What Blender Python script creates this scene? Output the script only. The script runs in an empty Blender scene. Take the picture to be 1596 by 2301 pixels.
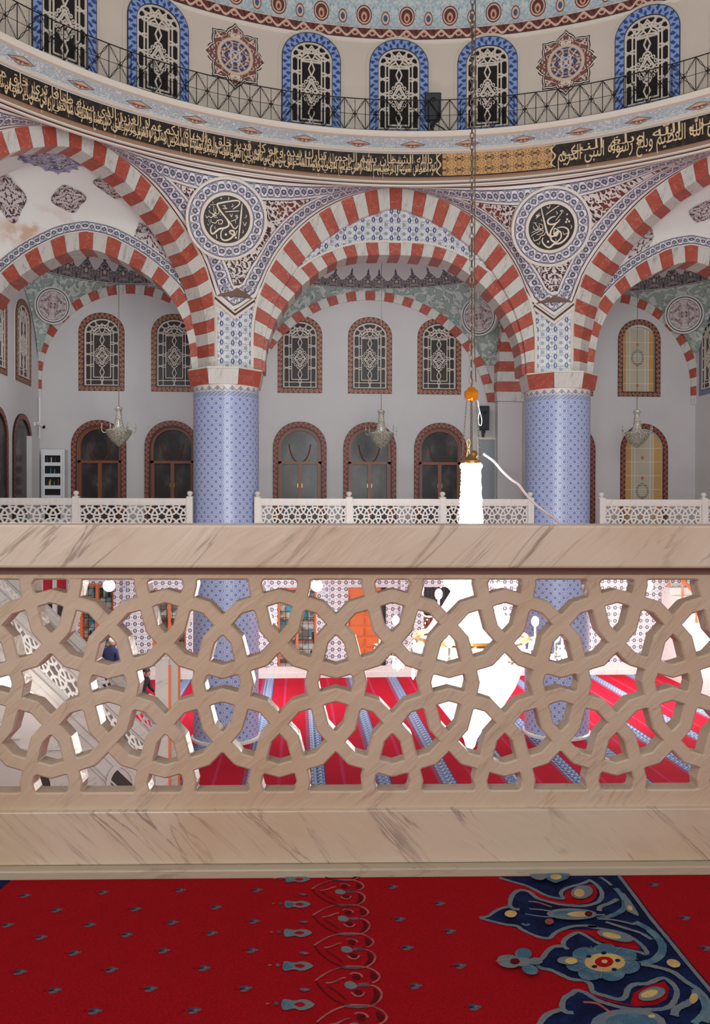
import bpy, bmesh, math, random
import numpy as np
from mathutils import Vector, Matrix
from mathutils.geometry import delaunay_2d_cdt
random.seed(7)
SC = bpy.context.scene
COL = SC.collection
PI = math.pi
# ------------------------------------------------------------------ camera (eye level is z = 0)
CX = -2.13
F = 1950.0; YAW = .0655; PIT = -.0078; ROL = .002
cam = bpy.data.cameras.new('camera'); cam.sensor_fit = 'HORIZONTAL'; cam.sensor_width = 36
cam.lens = 36*F/1596; cam.clip_start = .05; cam.clip_end = 200
co = bpy.data.objects.new('camera', cam); COL.objects.link(co); SC.camera = co
co.matrix_world = Matrix.Translation((CX, 0, 0)) @ Matrix.Rotation(-YAW, 4, 'Z') @ Matrix.Rotation(PI/2+PIT, 4, 'X') @ Matrix.Rotation(ROL, 4, 'Z')
# ------------------------------------------------------------------ world, lights, exposure
W = bpy.data.worlds.new('world'); SC.world = W; W.use_nodes = True
W.node_tree.nodes['Background'].inputs[0].default_value = (.95, .96, 1.0, 1)
W.node_tree.nodes['Background'].inputs[1].default_value = .55
SC.view_settings.view_transform = 'Standard'; SC.view_settings.look = 'None'
SC.view_settings.exposure = 0.0; SC.view_settings.gamma = 1.0
SC.view_settings.use_curve_mapping = False
def area(name, loc, target, size, power, col=(1, 1, 1), sy=None):
    L = bpy.data.lights.new(name, 'AREA'); L.energy = power; L.color = col; L.shape = 'RECTANGLE'
    L.size = size; L.size_y = sy or size
    o = bpy.data.objects.new(name, L); COL.objects.link(o); o.location = loc
    o.rotation_euler = (Vector(target)-Vector(loc)).to_track_quat('-Z', 'Y').to_euler(); return o
def point(name, loc, power, col=(1, 1, 1), r=.15):
    L = bpy.data.lights.new(name, 'POINT'); L.energy = power; L.color = col; L.shadow_soft_size = r
    o = bpy.data.objects.new(name, L); COL.objects.link(o); o.location = loc; return o
area('near_fill_light', (-3.6, -2.2, 1.7), (-2.0, 2.1, -.4), 2.2, 108, (1, .94, .85))  # unseen fill added behind the camera to brighten rail and carpet
area('upper_fill_light', (0, 1.5, 2.2), (0, 17, 7.5), 6, 1150, (.92, 1, .98))  # added fill for the arches and drum, no lamp stands here
area('bay_fill_centre', (0, 20.4, 5.2), (0, 25.6, 2.2), 2.0, 70, (.9, .92, 1))  # added fill for the bay wall, the bay chandelier itself is unlit
area('bay_fill_left', (-7.0, 20.3, 4.3), (-7.2, 25.6, 2.0), 1.6, 60, (.9, .92, 1))  # added fill, left bay, no lamp of its own
area('bay_fill_right', (7.0, 20.3, 4.3), (7.2, 25.6, 2.0), 1.6, 40, (.95, .92, .95))  # added fill, right bay, no lamp of its own
area('lower_hall_fill_1', (-4, 22.5, -1.6), (-4, 23.5, -5), 3, 300, (.88, .95, 1))  # added fill under the slab, on top of the hanging globe lamps
area('lower_hall_fill_2', (5, 22.5, -1.6), (5, 23.5, -5), 3, 380, (.88, .95, 1))  # second added fill under the slab, no fixture

# ------------------------------------------------------------------ object helpers
def tag(o, label=None, cat=None, group=None, kind=None):
    if label: o['label'] = label
    if cat: o['category'] = cat
    if group: o['group'] = group
    if kind: o['kind'] = kind
    return o
def empty(name, loc=(0, 0, 0), rz=0, label=None, cat=None, group=None, kind=None):
    o = bpy.data.objects.new(name, None); COL.objects.link(o); o.location = loc; o.rotation_euler = (0, 0, rz)
    return tag(o, label, cat, group, kind)
class MB:
    def __init__(s): s.v = []; s.f = []; s.uv = []; s.mi = []; s.m = Matrix.Identity(4); s.cur = 0
    def add(s, vs, fs, uvs=None):
        b = len(s.v)
        for i, p in enumerate(vs): s.v.append(s.m @ Vector(p)); s.uv.append(uvs[i] if uvs else (p[0], p[2]))
        for f in fs: s.f.append([b+i for i in f]); s.mi.append(s.cur)
        return s
    def box(s, x0, x1, y0, y1, z0, z1):
        v = [(x, y, z) for x in (x0, x1) for y in (y0, y1) for z in (z0, z1)]
        return s.add(v, [(0, 1, 3, 2), (4, 6, 7, 5), (0, 4, 5, 1), (2, 3, 7, 6), (0, 2, 6, 4), (1, 5, 7, 3)])
    def grid(s, P, uv=None, flip=False, closed=False):
        # P[i][j]
        n, m = len(P), len(P[0]); vs = [p for r in P for p in r]; us = [u for r in uv for u in r] if uv else None
        fs = []
        for i in range(n-1 if not closed else n):
            for j in range(m-1):
                a = i*m+j; b = ((i+1) % n)*m+j; q = (a, b, b+1, a+1); fs.append(q[::-1] if flip else q)
        return s.add(vs, fs, us)
    def lathe(s, prof, c=(0, 0), seg=24, a0=0, a1=2*PI, urad=None):
        P = []; U = []; full = abs(a1-a0-2*PI) < 1e-6
        L = [0]
        for i in range(1, len(prof)): L.append(L[-1]+math.dist(prof[i-1], prof[i]))
        rr = urad or max(p[0] for p in prof)
        for i in range(seg+1):
            a = a0+(a1-a0)*i/seg
            P.append([(c[0]+r*math.sin(a), c[1]+r*math.cos(a), z) for r, z in prof]); U.append([(a*rr, l) for l in L])
        return s.grid(P, U, flip=True)
    def tube(s, pts, r, seg=6, closed=False, caps=True):
        pts = [Vector(p) for p in pts]; n = len(pts); rs = r if isinstance(r, (list, tuple)) else [r]*n
        P = []; up = None
        for i in range(n):
            a = pts[i-1] if (i > 0 or closed) else pts[i]; b = pts[(i+1) % n] if (i < n-1 or closed) else pts[i]
            t = (b-a).normalized() if (b-a).length > 1e-9 else Vector((0, 0, 1))
            if up is None: up = Vector((0, 0, 1)) if abs(t.z) < .9 else Vector((1, 0, 0))
            x = t.cross(up).normalized(); y = x.cross(t).normalized(); up = y
            P.append([tuple(pts[i]+(x*math.cos(k*2*PI/seg)+y*math.sin(k*2*PI/seg))*rs[i]) for k in range(seg+1)])
        b = len(s.v)
        s.grid(P, closed=closed)
        if caps and not closed:
            s.f.append([b+k for k in range(seg)]); s.mi.append(s.cur)
            e = b+(n-1)*(seg+1); s.f.append([e+k for k in range(seg)][::-1]); s.mi.append(s.cur)
        return s
    def sphere(s, c, r, seg=10, rings=6, sz=1):
        pr = [(max(1e-4, r*math.sin(PI*i/rings)), c[2]-r*sz*math.cos(PI*i/rings)) for i in range(rings+1)]
        return s.lathe(pr, (c[0], c[1]), seg)
    def prism(s, poly, z0, z1, axis='z'):
        n = len(poly)
        if axis == 'z': v = [(x, y, z0) for x, y in poly]+[(x, y, z1) for x, y in poly]
        else: v = [(x, z0, y) for x, y in poly]+[(x, z1, y) for x, y in poly]
        return s.add(v, [tuple(range(n))[::-1], tuple(range(n, 2*n))]+[(i, (i+1) % n, n+(i+1) % n, n+i) for i in range(n)])
    def mesh(s, name, mats, smooth=False, recalc=True):
        me = bpy.data.meshes.new(name); me.from_pydata([tuple(v) for v in s.v], [], s.f)
        mats = mats if isinstance(mats, (list, tuple)) else [mats]
        for m in mats: me.materials.append(m)
        uvl = me.uv_layers.new(name='UVMap'); li = np.zeros(len(me.loops), dtype=np.int32); me.loops.foreach_get('vertex_index', li)
        uvl.data.foreach_set('uv', np.array(s.uv, dtype=np.float32)[li].ravel())
        me.polygons.foreach_set('material_index', np.array(s.mi, dtype=np.int32))
        if recalc:
            bm = bmesh.new(); bm.from_mesh(me); bmesh.ops.remove_doubles(bm, verts=bm.verts, dist=1e-6); bmesh.ops.recalc_face_normals(bm, faces=bm.faces); bm.to_mesh(me); bm.free()
        if smooth:
            me.polygons.foreach_set('use_smooth', [True]*len(me.polygons))
            try: me.set_sharp_from_angle(angle=math.radians(40))
            except Exception: pass
        me.update(); return me
    def build(s, name, mats, parent=None, smooth=False, recalc=True, **k):
        o = bpy.data.objects.new(name, s.mesh(name, mats, smooth, recalc)); COL.objects.link(o)
        if parent: o.parent = parent
        return tag(o, **k)
def copy_tree(o, parent=None, kids=None):
    c = o.copy(); COL.objects.link(c)
    if parent: c.parent = parent
    for ch in [x for x in o.children]: copy_tree(ch, c)
    return c
def inst(name, me, parent=None, loc=(0, 0, 0), rz=0, sc=(1, 1, 1), **k):
    o = bpy.data.objects.new(name, me); COL.objects.link(o); o.location = loc; o.rotation_euler = (0, 0, rz); o.scale = sc
    if parent: o.parent = parent
    return tag(o, **k)

# ------------------------------------------------------------------ a small language for node patterns
T = None
class V:
    def __init__(s, k): s.k = k
    def __add__(a, b): return M_('ADD', a, b)
    __radd__ = __add__
    def __sub__(a, b): return M_('SUBTRACT', a, b)
    def __rsub__(a, b): return M_('SUBTRACT', b, a)
    def __mul__(a, b): return M_('MULTIPLY', a, b)
    __rmul__ = __mul__
    def __truediv__(a, b): return M_('DIVIDE', a, b)
def M_(op, *a):
    n = T.nodes.new('ShaderNodeMath'); n.operation = op
    for i, x in enumerate(a):
        if isinstance(x, V): T.links.new(x.k, n.inputs[i])
        else: n.inputs[i].default_value = float(x)
    return V(n.outputs[0])
def mx(a, b): return M_('MAXIMUM', a, b)
def mn(a, b): return M_('MINIMUM', a, b)
def ab(a): return M_('ABSOLUTE', a)
def sn(a): return M_('SINE', a)
def sq(a): return M_('SQRT', a)
def fr(a): return M_('FRACT', a)
def pp(a, s): return M_('PINGPONG', a, s)
def ln(x, y): return sq(x*x+y*y)
def ss(x, a, b):
    n = T.nodes.new('ShaderNodeMapRange'); n.interpolation_type = 'SMOOTHSTEP'
    T.links.new(x.k, n.inputs[0]); n.inputs[1].default_value = a; n.inputs[2].default_value = b; return V(n.outputs[0])
def lt(x, a, e=.004): return 1-ss(x, a-e, a+e)
def gt(x, a, e=.004): return ss(x, a-e, a+e)
def band(x, a, b, e=.004): return gt(x, a, e)*lt(x, b, e)
def vec(x, y, z=0.0):
    n = T.nodes.new('ShaderNodeCombineXYZ')
    for i, q in enumerate((x, y, z)):
        if isinstance(q, V): T.links.new(q.k, n.inputs[i])
        else: n.inputs[i].default_value = float(q)
    return V(n.outputs[0])
def noise(p, scale, detail=2, rough=.5, dist=0.0):
    n = T.nodes.new('ShaderNodeTexNoise'); T.links.new(p.k, n.inputs['Vector'])
    n.inputs['Scale'].default_value = scale; n.inputs['Detail'].default_value = detail
    n.inputs['Roughness'].default_value = rough; n.inputs['Distortion'].default_value = dist
    return V(n.outputs[0])
def voro(p, scale, feature='F1'):
    n = T.nodes.new('ShaderNodeTexVoronoi'); n.feature = feature; T.links.new(p.k, n.inputs['Vector']); n.inputs['Scale'].default_value = scale
    return V(n.outputs[0])
def mixc(f, a, b):
    n = T.nodes.new('ShaderNodeMix'); n.data_type = 'RGBA'
    if isinstance(f, V): T.links.new(f.k, n.inputs[0])
    else: n.inputs[0].default_value = f
    for q, i in ((a, 6), (b, 7)):
        if isinstance(q, V): T.links.new(q.k, n.inputs[i])
        else: n.inputs[i].default_value = (*q, 1) if len(q) == 3 else q
    return V(n.outputs[2])
def uv(name=None):
    n = T.nodes.new('ShaderNodeUVMap'); n.uv_map = name or 'UVMap'
    s = T.nodes.new('ShaderNodeSeparateXYZ'); T.links.new(n.outputs[0], s.inputs[0]); return V(s.outputs[0]), V(s.outputs[1])
def objc():
    n = T.nodes.new('ShaderNodeTexCoord'); s = T.nodes.new('ShaderNodeSeparateXYZ'); T.links.new(n.outputs['Object'], s.inputs[0])
    return V(s.outputs[0]), V(s.outputs[1]), V(s.outputs[2])
def rnd():
    n = T.nodes.new('ShaderNodeObjectInfo'); return V(n.outputs['Random'])
def C(r, g, b):
    f = lambda c: ((c/255+.055)/1.055)**2.4 if c > 10 else c/255/12.92
    return (f(r), f(g), f(b))
def mat(name, fn, rough=.5, metal=0.0, bump=None, bd=.01, spec=.5, emit=None, es=0, alpha=None, trans=0):
    global T
    m = bpy.data.materials.new(name); m.use_nodes = True; T = m.node_tree; b = T.nodes['Principled BSDF']
    c = fn() if callable(fn) else fn
    if isinstance(c, tuple) and len(c) == 2 and isinstance(c[0], V): c, h = c
    else: h = bump() if bump else None
    if isinstance(c, V): T.links.new(c.k, b.inputs['Base Color'])
    else: b.inputs['Base Color'].default_value = (*c, 1)
    b.inputs['Roughness'].default_value = rough; b.inputs['Metallic'].default_value = metal
    b.inputs['Specular IOR Level'].default_value = spec; b.inputs['Transmission Weight'].default_value = trans
    if emit: b.inputs['Emission Color'].default_value = (*emit, 1); b.inputs['Emission Strength'].default_value = es
    if h is not None:
        n = T.nodes.new('ShaderNodeBump'); n.inputs['Distance'].default_value = bd; n.inputs['Strength'].default_value = .6
        T.links.new(h.k, n.inputs['Height']); T.links.new(n.outputs[0], b.inputs['Normal'])
    return m
def marble(base, vein, dx, dz, scale=3.0, amt=.8, warm=None, w2=.62):
    def f():
        x, y, z = objc()
        a = x*dx+z*dz; b_ = x*dz-z*dx
        n0 = noise(vec(a*.9, b_*3.4, y*2), scale, 4, .6, .6)
        n1 = noise(vec(a*.35, b_*2.6, y), scale*1.6, 5, .6, .9)
        v1 = lt(ab(n1-.5), .012, .014)*ss(n0, .42, .6)
        v2 = ss(n0, .5, .85)*.45
        c = mixc(mn(v1*amt+v2*amt, 1.0), base, vein)
        if warm:
            c = mixc(ss(noise(vec(x, y, z), 2.1, 3), .45, .75)*.6, c, warm)
        return c, n0
    return f
def arab(x, y, sx, sy, k, lines=3.0, w=.16, seed=0.0):
    # a symmetric scroll: contour lines of noise read in mirrored coordinates
    p = vec(pp(x+seed, sx)+seed*3.1, pp(y, sy), seed)
    n = noise(p, k, 1.5, .5, .35)
    return lt(ab(fr(n*lines)-.5), w, .05), n
# ------------------------------------------------------------------ materials
WALL = C(196, 190, 190)
def m_plaster(c, n=.06):
    def f():
        x, y, z = objc(); q = noise(vec(x, y, z), .9, 4)
        return mixc(ss(q, .35, .75)*n*4, c, tuple(v*.78 for v in c))
    return f
mWall = mat('plaster_white', m_plaster(C(205, 200, 200)), .85)
mWallW = mat('plaster_drum', m_plaster(C(205, 190, 178)), .85)
mCream = mat('moulding_cream', C(222, 212, 200), .55)
mWhiteM = mat('marble_white_plain', marble(C(222, 216, 210), C(160, 155, 152), .3, 1, 2.0, .35), .35)
mNear = mat('marble_rail', marble(C(214, 196, 178), C(154, 134, 122), .72, .72, 2.2, .8, C(196, 168, 136)), .32)
mNear2 = mat('marble_plinth', marble(C(205, 186, 165), C(140, 122, 116), -.72, .72, 2.2, .8, C(190, 160, 126)), .32)
mLat = mat('marble_lattice', marble(C(200, 178, 156), C(152, 126, 106), .72, .72, 3.2, .4, C(188, 158, 128)), .4)
mKerb = mat('marble_kerb', marble(C(176, 162, 142), C(140, 120, 100), 1, .1, 3, .5), .45)
mVW = mat('voussoir_white', marble(C(206, 202, 196), C(138, 134, 130), .25, 1, 2.4, .75), .4)
def _red():
    x, y, z = objc(); p = vec(x, y, z)
    v = lt(ab(noise(p, 3.0, 5, .6, 1.2)-.5), .006, .007)*.55
    d = ss(noise(p, 2.0, 4, .6), .45, .75)*.5
    return mixc(v, mixc(d, C(172, 80, 64), C(146, 60, 48)), C(222, 165, 146))
mVR = mat('voussoir_red', _red, .38)
mBlack = mat('black_line', C(30, 22, 22), .5)
mDRed = mat('dark_red_line', C(70, 24, 22), .5)
mTan = mat('tan_cove', C(150, 118, 96), .5)
mIron = mat('black_iron', C(28, 25, 25), .45, .6)
mGoldL = mat('gold_letter', C(216, 188, 150), .5)
mCreamL = mat('cream_letter', C(232, 218, 196), .5)
mGlass = mat('dark_glass', C(38, 34, 33), .35, spec=.2)
mGlassG = mat('grey_glass', C(70, 64, 62), .4, spec=.2)
mTrac = mat('white_tracery', C(205, 192, 180), .6)
mWood = mat('brown_wood', lambda: (lambda x, y, z: mixc(noise(vec(x*8, y*8, z), 3, 3), C(110, 58, 36), C(140, 78, 50)))(*objc()), .4)
mWoodO = mat('orange_wood', lambda: (lambda x, y, z: mixc(noise(vec(x*8, y*8, z), 3, 3), C(196, 92, 42), C(224, 122, 66)))(*objc()), .35)
mSteel = mat('brass', C(150, 110, 60), .3, .8)
mAmber = mat('amber_gold', C(214, 122, 20), .18, .7)
mSpk = mat('speaker_black', C(24, 26, 30), .5)
mSpk2 = mat('speaker_grille', C(44, 48, 54), .7)
mPlas = mat('white_plastic', C(225, 225, 225), .4)
mCryst = mat('dull_crystal', lambda: (lambda x, y, z: mixc(ss(noise(vec(x, y, z), 48, 2), .42, .58), C(128, 120, 104), C(214, 208, 192)))(*objc()), .2, 0, None, .01, .8, trans=.2)  # light and dark speckles paint crystal glitter into the colour
mLit = mat('lit_crystal', C(255, 250, 240), .2, emit=(1, .96, .9), es=5.0)
mLitS = mat('lit_crystal_soft', lambda: (lambda x, y, z: mixc(ss(sn(z*190), .3, .8)*.5, C(250, 244, 232), C(214, 196, 160)))(*objc()), .2, emit=(1, .96, .88), es=1.1)
mBulb = mat('bulb', C(255, 250, 240), .3, emit=(1, .96, .9), es=4)
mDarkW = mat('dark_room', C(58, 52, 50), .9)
mBookW = mat('white_paint', C(220, 220, 222), .4)

def grid_marks():  # blue column tiles
    u, v = uv()
    P = .185
    x = u/P; y = v/P*1.0
    # staggered dots (two lattices)
    def dots(ox, oy):
        a = fr(x+ox)-.5; b = fr(y+oy)-.5
        return ln(a, b*1.0)
    d = mn(dots(0, 0), dots(.5, .5))
    dot = lt(d, .15, .03)
    core = lt(d, .07, .02)
    h = mx(ab(fr(x+.5)-.5), 0.0)
    a = fr(x+y*1.0)-.5; b = fr(x-y)-.5
    r1 = lt(ab(fr((d-.16)*5.2)-.5), .17, .06)*gt(d, .17, .02)
    n = noise(vec(u, v), 26, 3, .6, 1.0)
    c = mixc(r1*.75, C(158, 172, 212), C(222, 226, 236))
    c = mixc(ss(n, .4, .7)*.35, c, C(120, 140, 196))
    c = mixc(dot, c, C(102, 122, 182)); c = mixc(core*.6, c, C(150, 168, 214))
    zn = ss(v, 7.2, 7.6)
    # top border
    t = v-7.495
    zz = ab(fr(u/.19)-.5)*2
    crown = lt(t-(1-zz)*.10, .0, .012)
    bor = gt(t, -.02, .004)
    cc = mixc(lt(ab(t-(1-zz)*.09), .012, .008), mixc(lt(ln((fr(u/.19)-.5)*.19, t-.03), .028, .008), C(196, 200, 210), C(120, 128, 160)), C(70, 76, 110))
    c2 = mixc(crown, C(222, 216, 208), cc)
    strip = band(t, -.12, -.02, .004)
    sc = mixc(ss(sn(u*60+t*90), -.2, .4), C(132, 142, 178), C(178, 186, 208))
    c = mixc(strip, c, sc)
    return mixc(bor, c, c2)
mColT = mat('blue_column_tile', grid_marks, .34)
def _flower():   # white tile with blue tulips
    u, v = uv(); P = .40
    x = pp(u, P/2)/P; y0 = v/P
    y = fr(y0); y = pp(y, .5)
    xx = pp(u+P/4, P/2)/P
    d1 = ln(x-.0, (y-.0)); d2 = ln(x-.5, y-.5)
    petal = lambda d: mx(lt(ab(d-.075), .014, .01), lt(d, .035, .01))
    fl = mx(petal(d1), petal(d2))
    # tulips: slanted blue lobes
    t1 = lt(ab(x-.13-ab(y-.25)*.35), .032, .012)*lt(ab(y-.25), .16, .02)
    t2 = lt(ab(x-.2-(.25-ab(y-.25))*.3), .026, .012)*lt(ab(y-.25), .12, .02)
    stem = lt(ab(ln(x-.5, y-0.0)-.33), .010, .008)
    stem2 = lt(ab(ln(x-.0, y-.5)-.28), .009, .008)
    d3 = ln(x-.5, y-.0)
    fl2 = mx(lt(ab(d3-.07), .016, .01), lt(d3, .03, .01))
    a, n = arab(u, v, P/2, P/2, 14, 3, .07, .3)
    c = mixc(a*.7, C(218, 220, 224), C(104, 116, 138))
    c = mixc(mx(stem, stem2), c, C(92, 108, 118))
    c = mixc(fl, c, C(80, 86, 124)); c = mixc(fl2, c, C(88, 92, 118))
    return mixc(mx(t1, t2), c, C(42, 52, 118))
mTile = mat('floral_wall_tile', _flower, .3)
def border_fn(s, d, wd, k=.30):
    k = k*.9
    # repeating leaf-and-bud border: s along, d across 0..wd
    x = pp(s, k/2)/k; y = (d/wd)
    bud = ln((x)*1.0, (y-.5)*.8); bud2 = ln((x-.5)*1.0, (y-.5)*.8)
    b1 = lt(ab(bud-.13), .035, .02); b1c = lt(bud, .05, .02)
    b2 = lt(ab(ab(x-.5)*1.1+ab(y-.5)*.55-.15), .035, .02)
    zig = ab(y-(.2+.6*ss(x, .12, .38)))
    leaf = lt(zig, .13, .04); leafo = lt(ab(zig-.16), .035, .02)
    zig2 = ab(y-(.8-.6*ss(x, .12, .38)))
    leaf2 = lt(zig2, .07, .03); l2o = lt(ab(zig2-.10), .03, .02)
    c = mixc(ss(noise(vec(s, d), 8, 2), .4, .6)*.6, C(172, 172, 186), C(134, 138, 170))
    vn = noise(vec(pp(s, k/2), d), 26, 1.5, .5, .8); c = mixc(lt(ab(fr(vn*3)-.5), .12, .05)*.6, c, C(78, 76, 92))
    c = mixc(l2o, c, C(60, 58, 70)); c = mixc(leaf2, c, C(214, 214, 224))
    c = mixc(leafo, c, C(52, 48, 60)); c = mixc(leaf, c, C(222, 220, 226))
    c = mixc(b1, c, C(70, 64, 84)); c = mixc(b2, c, C(60, 56, 76)); c = mixc(b1c, c, C(200, 196, 200))
    return c
def lines(c, d, stops):
    # stops: (a, b, colour) bands of the distance d
    for a, b, col in stops: c = mixc(band(d, a, b, .006), c, col)
    return c
WH = C(226, 220, 216); DR = C(64, 22, 20); BK = C(34, 28, 32)
def _pend():
    s, d = uv('edge'); st, dt = uv('top'); lx, lz = uv('loc')
    a, n = arab(lx, lz, 40, 40, 9.5, 3.0, .19, 0.0)
    p = vec(pp(lx, 40.0), lz, 1.7)
    n2 = noise(p, 6.2, 1.5, .5, .6); a2 = lt(ab(fr(n2*4)-.5), .05, .04)
    inner = mixc(ss(noise(p, 1.1, 1), .45, .55)*.75, C(66, 46, 46), C(138, 60, 50))
    inner = mixc(lt(ab(fr(n*3.0)-.5), .27, .05), inner, C(62, 36, 36))
    inner = mixc(a, inner, C(222, 214, 208)); inner = mixc(a2*.75, inner, C(212, 204, 198))
    bw = .27
    c = inner
    dm = mn(d, dt)
    c = lines(c, dm, [(.42, .47, WH), (.47, .485, BK)])
    cb_top = border_fn(st, dt-.15, bw); cb_edge = border_fn(s, d-.15, bw)
    useE = lt(d, .42); c = mixc(lt(dt, .42), c, cb_top); c = mixc(useE, c, cb_edge)
    c = mixc(lt(dm, .155), c, BK)
    c = lines(c, dm, [(-1, .04, WH), (.04, .075, DR), (.075, .14, WH)])
    return c
mPend = mat('pendentive_paint', _pend, .6)
def _medring():
    u, v = uv()
    c = border_fn(u, v-.05, .22, .36)
    return lines(c, v, [(-1, .04, WH), (.04, .05, BK), (.265, .275, BK), (.275, 1, WH)])
mMedR = mat('medallion_ring_paint', _medring, .6)
mBord = mat('arch_border_paint', lambda: (lambda s, d: lines(border_fn(s, d-.035, .17, .28), d, [(-1, .025, WH), (.025, .037, BK), (.205, .215, BK), (.215, 1, WH)]))(*uv()), .6)
def _cornice():
    u, v = uv()
    n = noise(vec(u, v), 17, 3, .6, 1.5)
    c = mixc(ss(n, .40, .60), C(208, 208, 208), C(168, 182, 192)); c = mixc(lt(ab(n-.5), .03, .02)*.8, c, C(126, 142, 152))
    k = 1.125; x = (fr(u/k)-.5)*k; y = v-.085
    dd = ab(x)*.32+ab(y)*1.0
    n2 = noise(vec(pp(u, k/2), v), 22, 1)
    c = mixc(lt(dd, .085, .008), c, BK); c = mixc(lt(dd, .072, .008), c, C(200, 168, 150)); c = mixc(lt(dd, .06, .008)*ss(n2, .48, .54), c, C(120, 70, 56))
    return c
mCorn = mat('cornice_paint', _cornice, .6)
def _redband():
    u, v = uv(); k = .36
    x = pp(u, k)/k; y = v/.21
    w = ab(y-(.5+.3*sn(u*2*PI/k)))
    n = noise(vec(fr(u/k), v), 9, 2)
    c = mixc(ss(n, .45, .5), C(64, 28, 26), C(110, 46, 40)); c = mixc(lt(w, .12, .03), c, C(206, 178, 158))
    d = ln((fr(u/k+.25)-.5)*1.3, y-.5); c = mixc(lt(ab(d-.2), .06, .02), c, C(206, 160, 140))
    return lines(c, v, [(-1, .012, BK), (.2, 1, C(206, 190, 176))])
mRedB = mat('red_band_paint', _redband, .6)
def _dome():
    u, v = uv(); k = .9
    row = v/.62
    st = M_('FLOOR', row)
    x = (fr(u/k+st*.5)-.5)*k; y = (fr(row)-.42)*.62
    ax = ab(x)
    # drop-shaped palmette and its counterpart
    d1 = ln(ax*1.25, y*(1.0))
    x2 = (fr(u/k+st*.5+.5)-.5)*k; d2 = ln(ab(x2)*1.6, (y+.05))
    n = noise(vec(pp(u, k/2), v), 9, 2, .5, 1)
    c = mixc(ss(n, .45, .6), C(158, 180, 190), C(194, 204, 206)); n3 = noise(vec(pp(u, k/2)*1.0, v), 17, 1.5, .5, 1)
    c = mixc(lt(ab(fr(n3*3)-.5), .07, .04), c, C(214, 210, 202)); c = mixc(lt(ab(fr(n3*3)-.1), .03, .03), c, C(70, 92, 132))
    q = ab(ax*1.1+y*.55-.16)
    c = mixc(lt(d1, .21, .01), c, C(214, 190, 172)); c = mixc(lt(ab(d1-.19), .014, .008), c, C(110, 44, 38))
    c = mixc(lt(d1, .15, .01), c, C(92, 48, 44)); c = mixc(lt(ln(ax*1.6, y+.03), .10, .01), c, C(206, 150, 122)); c = mixc(lt(ln(ax*1.8, y+.04), .05, .008), c, C(96, 40, 36))
    c = mixc(lt(d2, .15, .01), c, C(210, 184, 166)); c = mixc(lt(ab(d2-.13), .014, .008), c, C(120, 60, 48)); c = mixc(lt(d2, .07, .01), c, C(70, 84, 120))
    return c
mDome = mat('dome_paint', _dome, .7)
def _goldpanel():
    u, v = uv(); q = noise(vec(pp(u, .155)+1.3, pp(v, .115)+.4), 13, 1.5, .5, 1.2)
    return mixc(lt(ab(fr(q*3.2)-.5), .27, .04), C(40, 28, 22), C(200, 154, 102))
mGoldP = mat('gold_panel_paint', _goldpanel, .5)
mBand = mat('black_band', lambda: (lambda x, y, z: mixc(ss(noise(vec(x, y, z), 9, 3), .45, .7), C(30, 24, 22), C(66, 48, 36)))(*objc()), .5)
def _frameb():   # brown window border with black S scrolls
    s, d = uv(); k = .155
    x = fr(s/k); y = d/.165
    w1 = ab(y-(.5+.33*sn(s*2*PI/k))); w2 = ab(y-(.5-.36*sn(s*2*PI/k+.9)))
    c = mixc(ss(noise(vec(s, d), 6, 2), .4, .7)*.5, C(148, 90, 68), C(170, 116, 86))
    c = mixc(lt(w2, .14, .05), c, C(44, 24, 20)); c = mixc(lt(w1, .10, .05), c, C(176, 118, 88))
    return lines(c, d, [(-1, .012, C(30, 20, 18)), (.15, 1, C(44, 26, 22))])
mFrB = mat('scroll_border_paint', _frameb, .5)
mFrD = mat('scroll_border_dark', lambda: (lambda s, d: lines(mixc(lt(ab(d/.15-(.5+.33*sn(s*2*PI/.16))), .11, .05), mixc(lt(ab(d/.15-(.5-.36*sn(s*2*PI/.16+.9))), .13, .05), C(136, 66, 52), C(46, 20, 18)), C(162, 90, 70)), d, [(-1, .012, C(30, 20, 18)), (.138, 1, C(60, 28, 24))]))(*uv()), .5)
def _frblue():
    s, d = uv(); k = .18; wd = .19
    x = fr(s/k); y = d/wd
    t1 = lt(ab(x-.5)*1.3+(ab(y-.70))*1.25, .40, .04)*gt(x, .34, .04)
    x2 = fr(s/k+.5); t2 = lt(ab(x2-.5)*1.3+(ab(y-.30))*1.25, .40, .04)*gt(x2, .34, .04)
    c = mixc(ss(noise(vec(s, d), 9, 2), .4, .7)*.5, C(134, 156, 196), C(104, 128, 180))
    c = mixc(mx(t1, t2), c, C(44, 66, 132))
    return lines(c, d, [(-1, .014, BK), (.176, 1, BK)])
mFrBlue = mat('blue_border_paint', _frblue, .5)
def _gtile():    # white wall tiles of the lower hall
    u, v = uv(); P = .2
    x = (fr(u/P)-.5); y = (fr(v/P)-.5); r = ln(x, y)
    x2 = fr(u/P+.5)-.5; r2 = ln(x2, y)
    w = ab(fr(v/P)-(.5+.14*sn(u*2*PI/P)))
    n = noise(vec(u, v), 30, 2)
    c = mixc(ss(n, .5, .62)*.6, C(232, 232, 234), C(178, 186, 204))
    row = lt(ab(y), .23, .02)
    c = mixc(lt(ab(r-.22), .07, .03), c, C(70, 64, 66)); c = mixc(lt(r, .08, .03), c, C(120, 100, 96)); c = mixc(lt(r2, .09, .03), c, C(120, 118, 124))
    c = mixc(lt(ab(ab(y)-.40-.05*sn(u*4*PI/P)), .035, .02)*.8, c, C(130, 128, 136))
    return c
mGT = mat('lower_wall_tile', _gtile, .35)
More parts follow.
